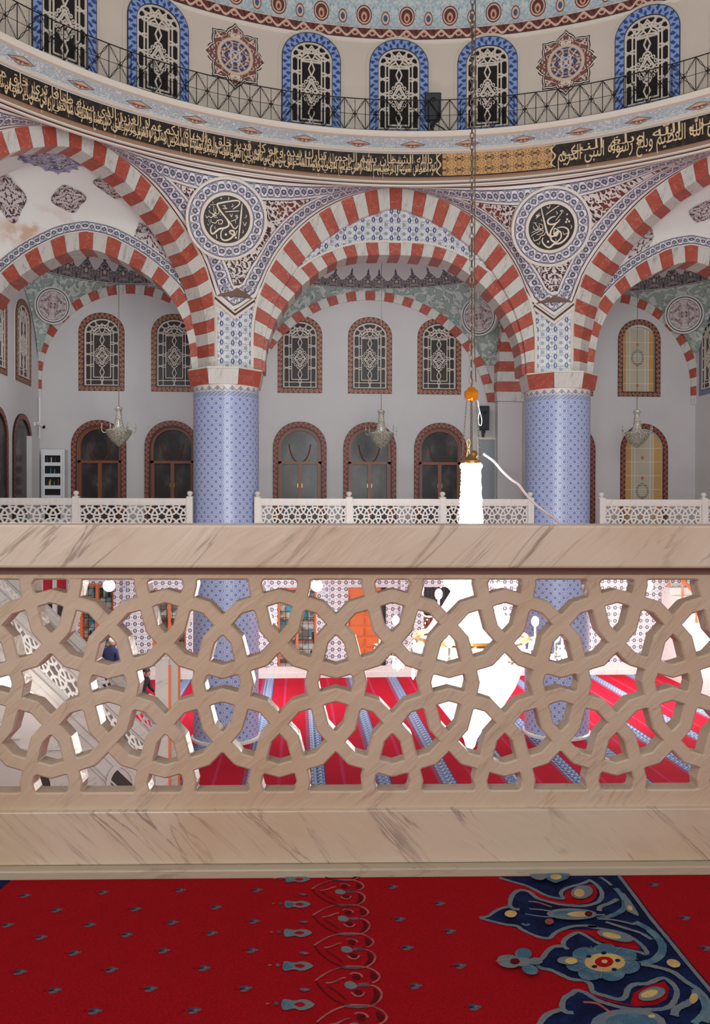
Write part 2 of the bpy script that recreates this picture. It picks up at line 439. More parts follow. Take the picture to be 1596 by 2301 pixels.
def _green():
    x, y, z = objc(); p = vec(x, y, z); n = noise(p, 4.5, 2, .5, 1.2)
    c = mixc(ss(n, .42, .58), C(190, 194, 188), C(146, 160, 152)); return mixc(lt(ab(fr(n*3)-.5), .06, .04)*.7, c, C(84, 100, 92))
mGreen = mat('green_scroll_paint', _green, .7)
def _disc():
    u, v = uv(); r = ln(u, v); n = noise(vec(ab(u), ab(v)), 6.5, 2, .5, .9)
    c = mixc(ss(n, .46, .54), C(168, 150, 150), C(196, 186, 184)); c = mixc(lt(ab(fr(n*4)-.5), .09, .05), c, C(74, 52, 54))
    return lines(c, r, [(.455, .47, BK), (.47, .52, C(200, 196, 192)), (.52, .55, BK), (.55, .6, C(200, 196, 192))])
mDisc = mat('bay_medallion_paint', _disc, .7)
def _star():
    u, v = uv(); n = noise(vec(ab(u), ab(v)), 9, 1.5, .5, .8); r = ln(u, v)
    c = mixc(lt(ab(fr(n*3.3)-.5), .16, .05), C(118, 70, 62), C(216, 196, 182)); c = mixc(lt(r, .33, .01)*ss(n, .42, .5)*.9, c, C(52, 54, 92))
    c = mixc(lt(ab(r-.34), .03, .015), c, C(206, 180, 160)); c = mixc(lt(ab(ab(u)-ab(v)), .012, .01)*lt(r, .3, .02), c, C(214, 204, 196)); c = mixc(lt(ab(r-.1), .014, .01), c, C(196, 190, 200))
    return c
mStar = mat('star_medallion_paint', _star, .6)
def _vmed():
    u, v = uv(); n = noise(vec(ab(u)+.3, ab(v)+.7), 12, 1.5, .5, .8)
    return mixc(lt(ab(fr(n*3.2)-.5), .24, .06), C(84, 58, 60), C(206, 200, 200))
mVMed = mat('vault_medallion_paint', _vmed, .7)
def _vmedb():
    u, v = uv(); n = noise(vec(ab(u), ab(v)), 8, 1.5, .5, .8)
    return mixc(lt(ab(fr(n*3.0)-.5), .14, .06), C(170, 170, 196), C(92, 90, 130))
mVMedB = mat('vault_medallion_blue', _vmedb, .7)
def _vault():
    x, y, z = objc()
    n = noise(vec(x, y, z), 1.6, 4, .6); g = lt(ln((x+7.5)*.8, (z-5.75)*2.0), .75, .35)*ss(n, .42, .62)
    return mixc(g*.8, mixc(ss(n, .4, .8)*.2, C(238, 240, 236), C(220, 220, 218)), C(206, 166, 130))
mVault = mat('corner_vault_plaster', _vault, .85)
def _baydome():
    u, v = uv(); k = .52; u = u*1.0; v = v*1.12
    x = (fr(u/k)-.5)*k*1.65; ax = ab(x)
    top = .52+.20*(1-ss(ax, .0, .40))+.0*v
    body = lt(v-.45-(1-ss(ax, .02, .42))*.34, 0.0, .012)
    n = noise(vec(pp(u, k/2)*1.6, v), 13, 2, .5, 1.0)
    c0 = mixc(lt(ab(fr(n*4)-.5), .2, .05), C(64, 54, 56), C(176, 164, 160))
    c0 = mixc(lt(ln(ax*1.2, v-.42), .13, .01), c0, C(176, 160, 156)); c0 = mixc(lt(ab(ln(ax*1.2, v-.42)-.11), .02, .01), c0, C(54, 48, 56))
    c0 = mixc(lt(ln(ab(ax-k/2)*1.2, v-.22), .08, .01), c0, C(96, 92, 108))
    fin = mx(lt(ln(ax, (v-.98)*.8), .055, .01), mx(lt(ln(ax, (v-1.08)*.5), .03, .01), lt(ax, .012, .008)*lt(v, 1.1, .01)*gt(v, .7, .01)))
    fin = mx(fin, lt(ln(ax, (v-.86)*1.6), .08, .01))
    edge = lt(ab(v-.45-(1-ss(ax, .02, .42))*.34), .02, .01)
    c = mixc(body, C(190, 182, 182), c0); c = mixc(mx(fin, edge), c, C(62, 62, 84))
    return lines(c, v, [(-1, .02, BK), (.02, .05, C(200, 196, 196)), (.05, .07, BK)])
mBayD = mat('bay_dome_paint', _baydome, .75)
def _carpet_low():
    x, y, z = objc()
    # rows run along Y; one blue band per row with a fringe of hooks beside it
    P = 1.21; t = fr((x+.865)/P)*P
    n = noise(vec(x, y), 26, 2)
    c = mixc(ss(noise(vec(x*.6, y*.6), 2.2, 3), .35, .75)*.4, C(180, 24, 46), C(154, 20, 40))
    hook = lt(ab(fr(y/.11)-.5), .24, .08)*band(t, .13, .21, .01)
    c = mixc(hook, c, C(96, 108, 140))
    m = noise(vec(x*1.0, fr(y/.2)*.2), 18, 2)
    bb = mixc(ss(m, .45, .55), C(72, 92, 140), C(166, 180, 200))
    c = mixc(band(t, .21, .46, .01), c, bb)
    c = mixc(band(t, .455, .475, .006), c, C(60, 66, 110))
    c = mixc(band(t, .78, .84, .01)*lt(ab(fr(y/.08)-.5), .3, .1)*.5, c, C(186, 84, 130))
    return c
mCarpL = mat('lower_carpet', _carpet_low, .95, spec=.1)
def _carpet():
    x, y, z = objc(); n = noise(vec(x, y, z), 420, 2, .6)
    m = noise(vec(x, y, z), 12, 3)
    c = mixc(ss(n, .3, .7)*.7, C(166, 14, 26), C(120, 8, 18)); return mixc(ss(m, .4, .7)*.35, c, C(142, 10, 22)), n
mCarp = mat('red_carpet', _carpet, .97, bd=.004, spec=.08)
def pile(name, a, b_, k=420):
    def f():
        x, y, z = objc(); n = noise(vec(x, y, z), k, 2, .6); q = noise(vec(x, y, z), 26, 3)
        return mixc(ss(n, .3, .7)*.6, mixc(ss(q, .4, .65), a, b_), tuple(v*.55 for v in a)), n
    return mat(name, f, .97, bd=.003, spec=.08)
mPNavy = pile('pile_navy', C(18, 26, 60), C(24, 40, 84)); mPGrey = pile('pile_greyblue', C(120, 124, 128), C(100, 118, 130))
mPBlue = pile('pile_blue', C(72, 104, 128), C(108, 134, 144)); mPRed = pile('pile_red', C(170, 16, 26), C(140, 10, 20))
mPYel = pile('pile_yellow', C(206, 178, 112), C(190, 150, 110)); mPPink = pile('pile_pink', C(176, 100, 96), C(140, 60, 66))
mPDark = pile('pile_dark_red', C(96, 12, 20), C(84, 24, 30)); mPSprig = pile('pile_sprig', C(108, 92, 104), C(60, 50, 70))
# ------------------------------------------------------------------ cut plates (lattices, traceries, lettering) from distance fields
def seg_field(X, Z, segs, w):
    f = np.full(X.shape, 9.0, dtype=np.float32)
    for s in segs:
        x0, z0, x1, z1 = s[:4]; ww = s[4] if len(s) > 4 else w
        pad = ww+.08
        i0 = max(0, int(np.searchsorted(X[0], min(x0, x1)-pad))-1); i1 = int(np.searchsorted(X[0], max(x0, x1)+pad))+1
        j0 = max(0, int(np.searchsorted(Z[:, 0], min(z0, z1)-pad))-1); j1 = int(np.searchsorted(Z[:, 0], max(z0, z1)+pad))+1
        if i1 <= i0 or j1 <= j0: continue
        xs = X[j0:j1, i0:i1]; zs = Z[j0:j1, i0:i1]
        dx, dz = x1-x0, z1-z0; L = dx*dx+dz*dz+1e-12
        t = np.clip(((xs-x0)*dx+(zs-z0)*dz)/L, 0, 1)
        d = np.hypot(xs-x0-t*dx, zs-z0-t*dz)-ww
        f[j0:j1, i0:i1] = np.minimum(f[j0:j1, i0:i1], d)
    return f
def contour_loops(f, xs, zs):
    H, Wd = f.shape; ins = f < 0; edges = {}; pts = {}
    def P(e):
        if e in pts: return pts[e]
        j, i, k = e
        if k == 0: a, b = f[j, i], f[j, i+1]; t = a/(a-b); p = (xs[i]+(xs[i+1]-xs[i])*t, zs[j])
        else: a, b = f[j, i], f[j+1, i]; t = a/(a-b); p = (xs[i], zs[j]+(zs[j+1]-zs[j])*t)
        pts[e] = p; return p
    c = ins[:-1, :-1].astype(int)+2*ins[:-1, 1:]+4*ins[1:, 1:]+8*ins[1:, :-1]
    TB = {1: [(3, 0)], 2: [(0, 1)], 3: [(3, 1)], 4: [(1, 2)], 5: [(3, 2), (1, 0)], 6: [(0, 2)], 7: [(3, 2)], 8: [(2, 3)], 9: [(2, 0)], 10: [(0, 3), (2, 1)], 11: [(2, 1)], 12: [(1, 3)], 13: [(1, 0)], 14: [(0, 3)]}
    nxt = {}
    for j, i in zip(*np.nonzero((c > 0) & (c < 15))):
        j = int(j); i = int(i)
        E_ = ((j, i, 0), (j, i+1, 1), (j+1, i, 0), (j, i, 1))
        for a, b in TB[int(c[j, i])]: nxt[E_[a]] = E_[b]
    loops = []
    while nxt:
        s = next(iter(nxt)); L = [s]; e = nxt.pop(s)
        while e != s and e in nxt: L.append(e); e = nxt.pop(e)
        if len(L) > 4: loops.append([P(q) for q in L])
    return loops
def simplify(L, tol):
    L = np.array(L)
    def rdp(a, b, idx):
        st = [(a, b)]
        while st:
            a, b = st.pop()
            if b-a < 2: continue
            p, q = L[a], L[b % len(L)]; d = q-p; n = math.hypot(*d)+1e-12
            r = np.abs((L[a+1:b, 0]-p[0])*d[1]-(L[a+1:b, 1]-p[1])*d[0])/n
            k = int(np.argmax(r))
            if r[k] > tol: idx.add(a+1+k); st += [(a, a+1+k), (a+1+k, b)]
    h = len(L)//2; idx = {0, h}; rdp(0, h, idx); L = np.vstack([L, L[:1]]); rdp(h, len(L)-1, idx)
    return [tuple(L[i]) for i in sorted(idx) if i < len(L)-1]
def plate(field, bounds, res, th, tol=None, outline=None, bev=0, y0=0.0, mp=None, back=True):
    """field(X,Z)<0 is solid. Returns an MB holding a plate of thickness th (front face at y0, back at y0+th)."""
    x0, x1, z0, z1 = bounds
    xs = np.arange(x0, x1+res, res); zs = np.arange(z0, z1+res, res)
    X, Z = np.meshgrid(xs, zs); f = field(X, Z); tol = tol or res*.22
    loops = [simplify(L, tol) for L in contour_loops(f, xs, zs)]
    loops = [L for L in loops if len(L) > 2]
    V2 = []; ED = []
    for L in loops:
        b = len(V2); V2 += L; ED += [(b+i, b+(i+1) % len(L)) for i in range(len(L))]
    nl = len(V2); on = []
    if outline:
        b = len(V2); V2 += outline; on = [(b+i, b+(i+1) % len(outline)) for i in range(len(outline))]
    vo, eo, fo, ov, oe, of = delaunay_2d_cdt([Vector(p) for p in V2], ED+on, [], 0, 1e-7)
    def fs(p):
        i = min(max((p[0]-x0)/res, 0), len(xs)-1.001); j = min(max((p[1]-z0)/res, 0), len(zs)-1.001)
        a, b = int(i), int(j); u, w = i-a, j-b
        return f[b, a]*(1-u)*(1-w)+f[b, a+1]*u*(1-w)+f[b+1, a]*(1-u)*w+f[b+1, a+1]*u*w
    def inside_poly(p):
        if not outline: return True
        c = False; n = len(outline)
        for i in range(n):
            a, b = outline[i], outline[(i+1) % n]
            if (a[1] > p[1]) != (b[1] > p[1]) and p[0] < (b[0]-a[0])*(p[1]-a[1])/(b[1]-a[1])+a[0]: c = not c
        return c
    tri = []
    for t in fo:
        c = ((vo[t[0]][0]+vo[t[1]][0]+vo[t[2]][0])/3, (vo[t[0]][1]+vo[t[1]][1]+vo[t[2]][1])/3)
        if fs(c) < 0 and inside_poly(c): tri.append(tuple(t))
    m = MB(); mp = mp or (lambda x, z: (x, z))
    def put(p, y): q = mp(p[0], p[1]); return (q[0], y, q[1])
    if bev:
        gz, gx = np.gradient(f, res)
        fr_ = []
        omap = {}
        for k, vv in enumerate(vo):
            isl = len(ov[k]) and ov[k][0] < nl
            if isl:
                i = min(max(int(round((vv[0]-x0)/res)), 0), len(xs)-1); j = min(max(int(round((vv[1]-z0)/res)), 0), len(zs)-1)
                g = np.array([gx[j, i], gz[j, i]]); g = g/(np.hypot(*g)+1e-9); fr_.append((vv[0]-g[0]*bev, vv[1]-g[1]*bev))
            else: fr_.append(tuple(vv))
        m.add([put(p, y0) for p in fr_], tri)
    else: m.add([put(p, y0) for p in vo], tri)
    if back: m.add([put(p, y0+th) for p in vo], [t[::-1] for t in tri])
    # walls along the boundary edges of the triangulation
    cnt = {}
    for t in tri:
        for a, b in ((t[0], t[1]), (t[1], t[2]), (t[2], t[0])):
            if (b, a) in cnt: cnt[(b, a)] = 0
            else: cnt[(a, b)] = cnt.get((a, b), 0)+1
    for (a, b), k in cnt.items():
        if k:
            if bev: m.add([put(fr_[a], y0), put(fr_[b], y0), put(vo[b], y0+bev), put(vo[a], y0+bev)], [(3, 2, 1, 0)]); s0 = y0+bev
            else: s0 = y0
            m.add([put(vo[a], s0), put(vo[b], s0), put(vo[b], y0+th), put(vo[a], y0+th)], [(3, 2, 1, 0)])
    return m
def ring_segs(cx, cz, rx, rz, n=12, w=.016):
    p = [(cx+rx*math.sin(2*PI*i/n), cz+rz*math.cos(2*PI*i/n)) for i in range(n)]
    return [(*p[i], *p[(i+1) % n], w) for i in range(n)]
def rosette(x0, x1, pit, rowz, rx, rz, w, off=0.0):
    segs = []
    k0 = int(math.floor((x0-off)/pit))-1; k1 = int(math.ceil((x1-off)/pit))+1
    for k in range(k0, k1+1):
        segs += ring_segs(off+k*pit, 0, rx, rz, 12, w)
        for s in (-1, 1): segs += ring_segs(off+(k+.5)*pit, s*rowz, rx, rz, 12, w)
    return segs
def smoothpoly(pts, n=24, closed=False):
    # Catmull-Rom through points
    P = [np.array(p, float) for p in pts]; N = len(P); out = []
    for i in range(N if closed else N-1):
        a, b, c, d = (P[(i-1) % N] if closed or i > 0 else P[0]*2-P[1]), P[i], P[(i+1) % N], (P[(i+2) % N] if closed or i+2 < N else P[-1]*2-P[-2])
        for k in range(n):
            t = k/n; out.append(tuple(.5*((2*b)+(c-a)*t+(2*a-5*b+4*c-d)*t*t+(3*b-a-3*c+d)*t**3)))
    if not closed: out.append(tuple(P[-1]))
    return out
# ------------------------------------------------------------------ arches
def polyf(pts):
    """half profile from the apex (0,z) down to the base -> function of t in [-1,1] by arc length"""
    p = np.array(pts, float); L = np.concatenate([[0], np.cumsum(np.hypot(*np.diff(p, axis=0).T))]); L = L/L[-1]
    def f(t): a = abs(t); return (math.copysign(1, t)*float(np.interp(a, L, p[:, 0])), float(np.interp(a, L, p[:, 1])))
    return f
def twoc(r, c, zs, zb, n=24):
    """two-centred arch: centres at -+c beyond the axis, then straight legs down to zb"""
    a0 = math.acos(c/r); pts = [(r*math.cos(a)-c, zs+r*math.sin(a)) for a in np.linspace(a0, 0, n)]
    if zb < zs-1e-3: pts.append((r-c, zb))
    return pts
def arch(name, M, ext, inn, y0, y1, n, hs=1.0, sub=2, mats=None, gap=.004, y0w=None, **tags):
    root = empty(name, (0, 0, 0), **tags); h = (n-1)//2
    for k in range(n):
        t0 = -1+2*k/n; t1 = -1+2*(k+1)/n; g = gap/2
        P = []
        for i in range(sub+1):
            t = t0+g/3+(t1-t0-2*g/3)*i/sub
            xi, zi = inn(t); xe, ze = ext(t)
            P.append([(xi*hs, y0, zi), (xe*hs, y0, ze), (xe*hs, y1, ze), (xi*hs, y1, zi)])
        m = MB(); m.m = M; vs = [p for r in P for p in r]; fs = []
        for i in range(sub):
            for j in range(4): a = i*4+j; b = i*4+(j+1) % 4; fs.append((a, b, b+4, a+4))
        fs += [(0, 3, 2, 1), (sub*4, sub*4+1, sub*4+2, sub*4+3)]
        m.add(vs, fs)
        red = (abs(k-h) % 2 == 0)
        m.build('voussoir', (mVR if red else mVW) if not mats else mats[0 if red else 1], root)
    return root
def frame2(M0, e, nrm): return Matrix(((e[0], nrm[0], 0, M0[0]), (e[1], nrm[1], 0, M0[1]), (0, 0, 1, 0), (0, 0, 0, 1)))
def strip(M, inn, ext, y, hs=1.0, n=96, tr=(-1, 1), wd=None, yo=None):
    """flat ring between two arch curves, uv = (length, distance)"""
    m = MB(); m.m = M; P = []; U = []; s = 0; last = None
    for i in range(n+1):
        t = tr[0]+(tr[1]-tr[0])*i/n; a = inn(t); b = ext(t); p0 = (a[0]*hs, y, a[1]); p1 = (b[0]*hs, y, b[1])
        if last: s += math.dist(last, p0)
        last = p0; P.append([p0, p1]); U.append([(s, 0), (s, wd or math.dist(p0, p1))])
    m.grid(P, U); return m
def offset(fn, d, hs=1.0):
    def g(t):
        e = 1e-3; a = fn(max(-1, t-e)); b = fn(min(1, t+e)); dx, dz = (b[0]-a[0])*hs, b[1]-a[1]; L = math.hypot(dx, dz) or 1
        x, z = fn(t); return (x-dz/L*d/hs, z+dx/L*d)
    return g
def offs(fn, d):
    # outward offset of a curve running left base -> apex -> right base
    def g(t):
        e = 4e-3; a = fn(max(-1, t-e)); b = fn(min(1, t+e)); dx, dz = (b[0]-a[0]), b[1]-a[1]; L = math.hypot(dx, dz) or 1
        if abs(t) < .004: return (0.0, fn(0)[1]+d*1.05)
        x, z = fn(t); return (x-dz/L*d, z+dx/L*d)
    return g
OC = (0.0, 9.4); RC = (-.33, 9.4); OA = 9.6; OW = 3.7
EXT = polyf(twoc(3.39, .29, 3.60, 2.92)); INT = polyf(twoc(3.70, .77, 2.92, 2.92))
M_F = frame2((0, 19.0), (1, 0), (0, 1)); r2 = math.sqrt(.5)
BT = math.radians(42); CB, SB = math.cos(BT), math.sin(BT); DMX, DMY = 3.70+3.513*CB, 9.6-3.513*SB   # middle of the diagonal arch, from the octagon centre
M_L = frame2((-DMX, OC[1]+DMY), (CB, SB), (-SB, CB)); M_R = frame2((DMX, OC[1]+DMY), (CB, -SB), (SB, CB))
EXD = polyf(smoothpoly([(0, 7.08), (.37, 6.98), (.75, 6.87), (1.17, 6.70), (1.68, 6.40), (2.12, 6.03), (2.47, 5.67), (2.72, 5.38), (2.95, 5.05), (3.12, 4.66), (3.19, 4.2), (3.2, 3.6), (3.2, 2.92)], 4))
IND = polyf(smoothpoly([(0, 6.71), (.29, 6.64), (.56, 6.56), (.78, 6.47), (1.04, 6.36), (1.26, 6.21), (1.6, 5.98), (1.91, 5.73), (2.11, 5.56), (2.28, 5.34), (2.43, 5.14), (2.59, 4.92), (2.74, 4.68), (2.84, 4.43), (2.93, 4.15), (3.0, 3.8), (3.05, 3.4), (3.07, 2.92)], 3))
_cy, _sy, _cp, _sp = math.cos(YAW), math.sin(YAW), math.cos(PIT), math.sin(PIT)
_R = Vector((_cy, -_sy, 0)); _Fw = Vector((_sy*_cp, _cy*_cp, _sp)); _U = _R.cross(_Fw)
def ray(px, py):
    a, b = px-798, py-1150.5; c, s = math.cos(ROL), math.sin(ROL); return _Fw*F+_R*(c*a+s*b)-_U*(-s*a+c*b)
def onZ(px, py, z): d = ray(px, py); t = z/d.z; return Vector((CX+d.x*t, d.y*t, z))
def onY(px, py, y): d = ray(px, py); t = y/d.y; return Vector((CX+d.x*t, y, d.z*t))
# ------------------------------------------------------------------ octagon: pendentives between the great arches and the ring
ZR = 6.715; RR = 8.83
def hit(phi):
    """phi: angle from the middle face -> (x, y, ext height, place on the chamfer or None), relative to the octagon centre"""
    s = 1 if phi >= 0 else -1; a = abs(phi); d = (math.sin(a), math.cos(a)); x = OA*math.tan(a)
    if x <= 3.10: return s*x, OA, extz(x), None
    # diagonal plane through (DMX, DMY) along (-CB, SB)
    nx, ny = SB, CB; t = (DMX*nx+DMY*ny)/(d[0]*nx+d[1]*ny); px, py = d[0]*t, d[1]*t; lx = (px-DMX)*CB-(py-DMY)*SB
    if -lx <= 3.20: return s*px, py, extdz(lx), None
    ux, uy = CE2[0]-CE1[0], CE2[1]-CE1[1]; den = d[0]*uy-d[1]*ux; t = (CE1[0]*uy-CE1[1]*ux)/den
    px, py = d[0]*t, d[1]*t; return s*px, py, 2.92, math.dist((px, py), CE1)/math.dist(CE2, CE1)
CE1 = (3.10, OA); CE2 = (DMX-3.20*CB, DMY+3.20*SB)
_e = np.array([EXT(t) for t in np.linspace(0, 1, 400)]); _d = np.array([EXD(t) for t in np.linspace(0, 1, 400)])
def extz(x): return 3.6 if abs(x) >= 3.0999 else float(np.interp(abs(x), _e[:, 0], _e[:, 1]))
def extdz(x): return 3.6 if abs(x) >= 3.19 else float(np.interp(abs(x), _d[:, 0], _d[:, 1]))
def zV(k): return 4.43 if k is None else 4.43-.33*(1-abs(2*k-1))
def pend_u(phi, u):
    x, y, ze, k = hit(phi); za = max(ze, zV(k)); w = u**1.15
    q = (RC[0]-OC[0]+RR*math.sin(phi), RR*math.cos(phi))
    return Vector((OC[0]+x*(1-w)+q[0]*w, OC[1]+y*(1-w)+q[1]*w, za+(ZR-za)*u))
def pend_point(phi, z):
    x, y, ze, k = hit(phi); za = max(ze, zV(k)); return pend_u(phi, min(max((z-za)/(ZR-za), 0), 1))
def edge_line(sg):
    L = []
    for t in np.linspace(0, .80, 60):
        x, z = EXT(float(t))
        if z >= 4.43: L.append(Vector((sg*x, OA+OC[1], z)))
    for ph in np.linspace(math.atan(3.10/OA), math.atan2(*CE2), 9):
        x, y, ze, k = hit(sg*float(ph)); L.append(Vector((x, y+OC[1], zV(k if k is not None else 0))))
    for t in np.linspace(-.80, .7, 110):
        lx, z = EXD(float(t))
        if z >= 4.43 or t > 0: L.append(Vector((sg*(DMX+lx*CB), OC[1]+DMY-lx*SB, z)))
    return L
def make_pend(sg):
    E = edge_line(sg); EA = np.array(E); seg = EA[1:]-EA[:-1]; sl = np.concatenate([[0], np.cumsum(np.linalg.norm(seg, axis=1))])
    phs = np.unique(np.concatenate([np.linspace(.004, math.radians(56), 84), [math.atan(3.0999/OA), math.atan(3.1001/OA)]]))
    P = []; UE = []; UT = []; UL = []; nz = 26; pc = math.radians(21.0)
    for ph in phs:
        row = []
        for j in range(nz+1):
            p = pend_u(sg*float(ph), j/nz); z = p.z; row.append(tuple(p))
            q = np.array(p)-EA[:-1]; L2 = (seg**2).sum(1); t = np.clip((q*seg).sum(1)/L2, 0, 1); dd = np.linalg.norm(q-seg*t[:, None], axis=1); b = int(np.argmin(dd))
            UE.append((float(sl[b]+t[b]*math.sqrt(L2[b])), float(dd[b]))); r = 8.9
            UT.append((float(ph)*r, float(math.hypot(ZR-z, max(0, math.hypot(p.x-RC[0], p.y-RC[1])-RR))))); UL.append(((float(ph)-pc)*r*1.02+(0 if ph < .72 else 3.3), z*1.12))
        P.append(row)
    m = MB(); m.grid(P); me = m.mesh('pendentive', mPend, True, recalc=False)
    for nm, U in (('edge', UE), ('top', UT), ('loc', UL)):
        l = me.uv_layers.new(name=nm); li = np.zeros(len(me.loops), dtype=np.int32); me.loops.foreach_get('vertex_index', li)
        l.data.foreach_set('uv', np.array(U, dtype=np.float32)[li].ravel())
    o = inst('trim_%d' % (2 if sg > 0 else 1), me); tag(o, kind='structure', label='painted pendentive with red and blue scrolls above the %s tiled column' % ('right' if sg > 0 else 'left'))
    # the flat tile panel under the V
    pm = MB(); P = []; U = []; s = 0; last = None
    for ph in phs:
        x, y, ze, k = hit(float(ph)); zt = zV(k); zb = 2.92 if k is not None else ze
        if (k is None and ze >= zt) or ph > .6: continue
        p = (sg*abs(x), y+OC[1])
        if last: s += math.dist(last, p)
        last = p; P.append([(p[0], p[1], zb), (p[0], p[1], zt)]); U.append([(s-.415, zb), (s-.415, zt)])
    pm.grid(P, U); pm.build('tile_panel', mTile, o, recalc=False)
    # small moulded V and the projecting ledge above it
    E1 = Vector((sg*3.10, OA+OC[1], 0)); E2 = Vector((sg*CE2[0], OC[1]+CE2[1], 0)); mid = (E1+E2)/2
    inn = (Vector((OC[0], OC[1], 0))-mid).normalized()
    v = MB(); w = .05
    for (z0, z1, d, mm) in ((-.10, -.03, .06, 0), (-.03, .02, .075, 1), (.02, .07, .06, 0)):
        v.cur = mm
        for A in (E1, E2):
            a0 = A+inn*.0; b0 = mid
            P0 = [a0+Vector((0, 0, 4.43+z0)), b0+Vector((0, 0, 4.10+z0)), b0+Vector((0, 0, 4.10+z1)), a0+Vector((0, 0, 4.43+z1))]
            Q0 = [p+inn*d for p in P0]; v.add([tuple(p) for p in P0+Q0], [(4, 5, 6, 7), (0, 1, 5, 4), (3, 2, 6, 7), (0, 3, 7, 4), (1, 2, 6, 5)])
    v.build('v_moulding', [mCream, mDRed], o)
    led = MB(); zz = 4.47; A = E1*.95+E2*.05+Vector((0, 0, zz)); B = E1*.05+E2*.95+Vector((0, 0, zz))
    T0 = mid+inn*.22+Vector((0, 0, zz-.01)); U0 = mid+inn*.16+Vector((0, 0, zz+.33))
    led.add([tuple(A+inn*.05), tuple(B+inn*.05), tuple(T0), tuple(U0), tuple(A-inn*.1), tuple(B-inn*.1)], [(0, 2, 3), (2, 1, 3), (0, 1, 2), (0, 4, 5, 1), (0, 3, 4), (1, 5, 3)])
    led.build('ledge', mat('ledge_shade', C(124, 98, 84), .7) if sg < 0 else bpy.data.materials['ledge_shade'], o)  # brown colour holds the shade on the ledge underside
    return o
make_pend(-1); make_pend(1)
# far corners of the octagon, left and right edges of the view, closed with plain painted pendentives is not needed: the frame ends there
# ------------------------------------------------------------------ great arches
NM = 41
arch('arch', M_F, EXT, INT, 0, .42, NM, label='great pointed arch of red and white voussoirs framing the middle bay', cat='arch')
arch('arch', M_L, EXD, IND, 0, .48, 43, label='great striped arch turned inward at the left edge under the dome', cat='arch')
arch('arch', M_R, EXD, IND, 0, .48, 43, label='great striped arch turned inward at the right edge under the dome', cat='arch')
def archivolt(M, EX, nm, lab):
    hs = 1; m = MB(); m.m = M; P = []
    o1 = EX; o2 = offs(EX, .06)
    for i in range(121):
        t = -1+2*i/120; a = o1(t); b = o2(t); P.append([(a[0]*hs, -.0, a[1]), (a[0]*hs, -.04, a[1]), (b[0]*hs, -.04, b[1]), (b[0]*hs, .12, b[1])])
    m.grid(P); ob = m.build(nm, mCream, smooth=False); return tag(ob, label=lab, kind='structure')
archivolt(M_F, EXT, 'trim_3', 'cream moulding round the middle great arch'); archivolt(M_L, EXD, 'trim_4', 'cream moulding round the left great arch'); archivolt(M_R, EXD, 'trim_5', 'cream moulding round the right great arch')
EXI = polyf(smoothpoly([(0, 5.80), (.59, 5.79), (1.07, 5.70), (1.58, 5.50), (2.02, 5.24), (2.4, 4.93), (2.72, 4.45), (2.95, 3.75), (3.05, 2.92)], 5))
INI = polyf(smoothpoly([(0, 5.54), (.8, 5.50), (1.18, 5.41), (1.54, 5.22), (1.91, 4.95), (2.16, 4.70), (2.45, 4.33), (2.68, 3.9), (2.83, 3.4), (2.86, 2.92)], 5))
arch('arch', M_F, EXI, INI, .13, .78, 37, label='lower flat striped arch under the blue tiled panel in the middle bay', cat='arch')
strip(M_F, EXI, INT, .13, n=100).build('wall_far', mTile, label='blue floral tiled wall field between the two middle arches', kind='structure', recalc=False)
def tymp_uv(o):
    me = o.data; u = me.uv_layers[0].data
    for l in me.loops: p = me.vertices[l.vertex_index].co; u[l.index].uv = (p.x, p.z)
tymp_uv(bpy.data.objects['wall_far'])
strip(M_F, EXI, offs(EXI, .045), .10, n=100, tr=(-.86, .86)).build('trim_6', mCream, label='thin white line over the lower middle arch', kind='structure')
# corner arches in the plane of the arcade
EXC = polyf(smoothpoly([(0, 5.86), (.42, 5.78), (.74, 5.65), (1.25, 5.36), (1.73, 4.97), (2.05, 4.62), (2.25, 4.2), (2.36, 3.8), (2.42, 3.4), (2.44, 2.92)], 5))
INC = polyf(smoothpoly([(0, 5.50), (.35, 5.42), (.75, 5.25), (1.12, 5.06), (1.5, 4.79), (1.76, 4.54), (1.95, 4.22), (2.1, 3.88), (2.2, 3.4), (2.25, 2.92)], 5))
for sg, nm in ((-1, 'left'), (1, 'right')):
    Mc = frame2((sg*6.68, 19.0), (1, 0), (0, 1))
    arch('arch', Mc, EXC, INC, 0, .62, 27, label='smaller striped arch opening the %s corner bay' % nm, cat='arch')
    strip(Mc, EXC, offs(EXC, .24), -.03, n=80, tr=(-.60, .60)).build('trim_%d' % (8+sg), mBord, label='blue and white scroll border over the %s corner arch' % nm, kind='structure', recalc=False)
    b2 = MB(); b2.m = Mc; P = []
    o2 = offs(EXC, .24)
    for i in range(81):
        t = (-1+2*i/80)*.60; a = EXC(t); b = o2(t); P.append([(a[0], 0, a[1]), (a[0], -.03, a[1])])
    b2.grid(P); b2.build('edge', mCream, bpy.data.objects['trim_%d' % (8+sg)])
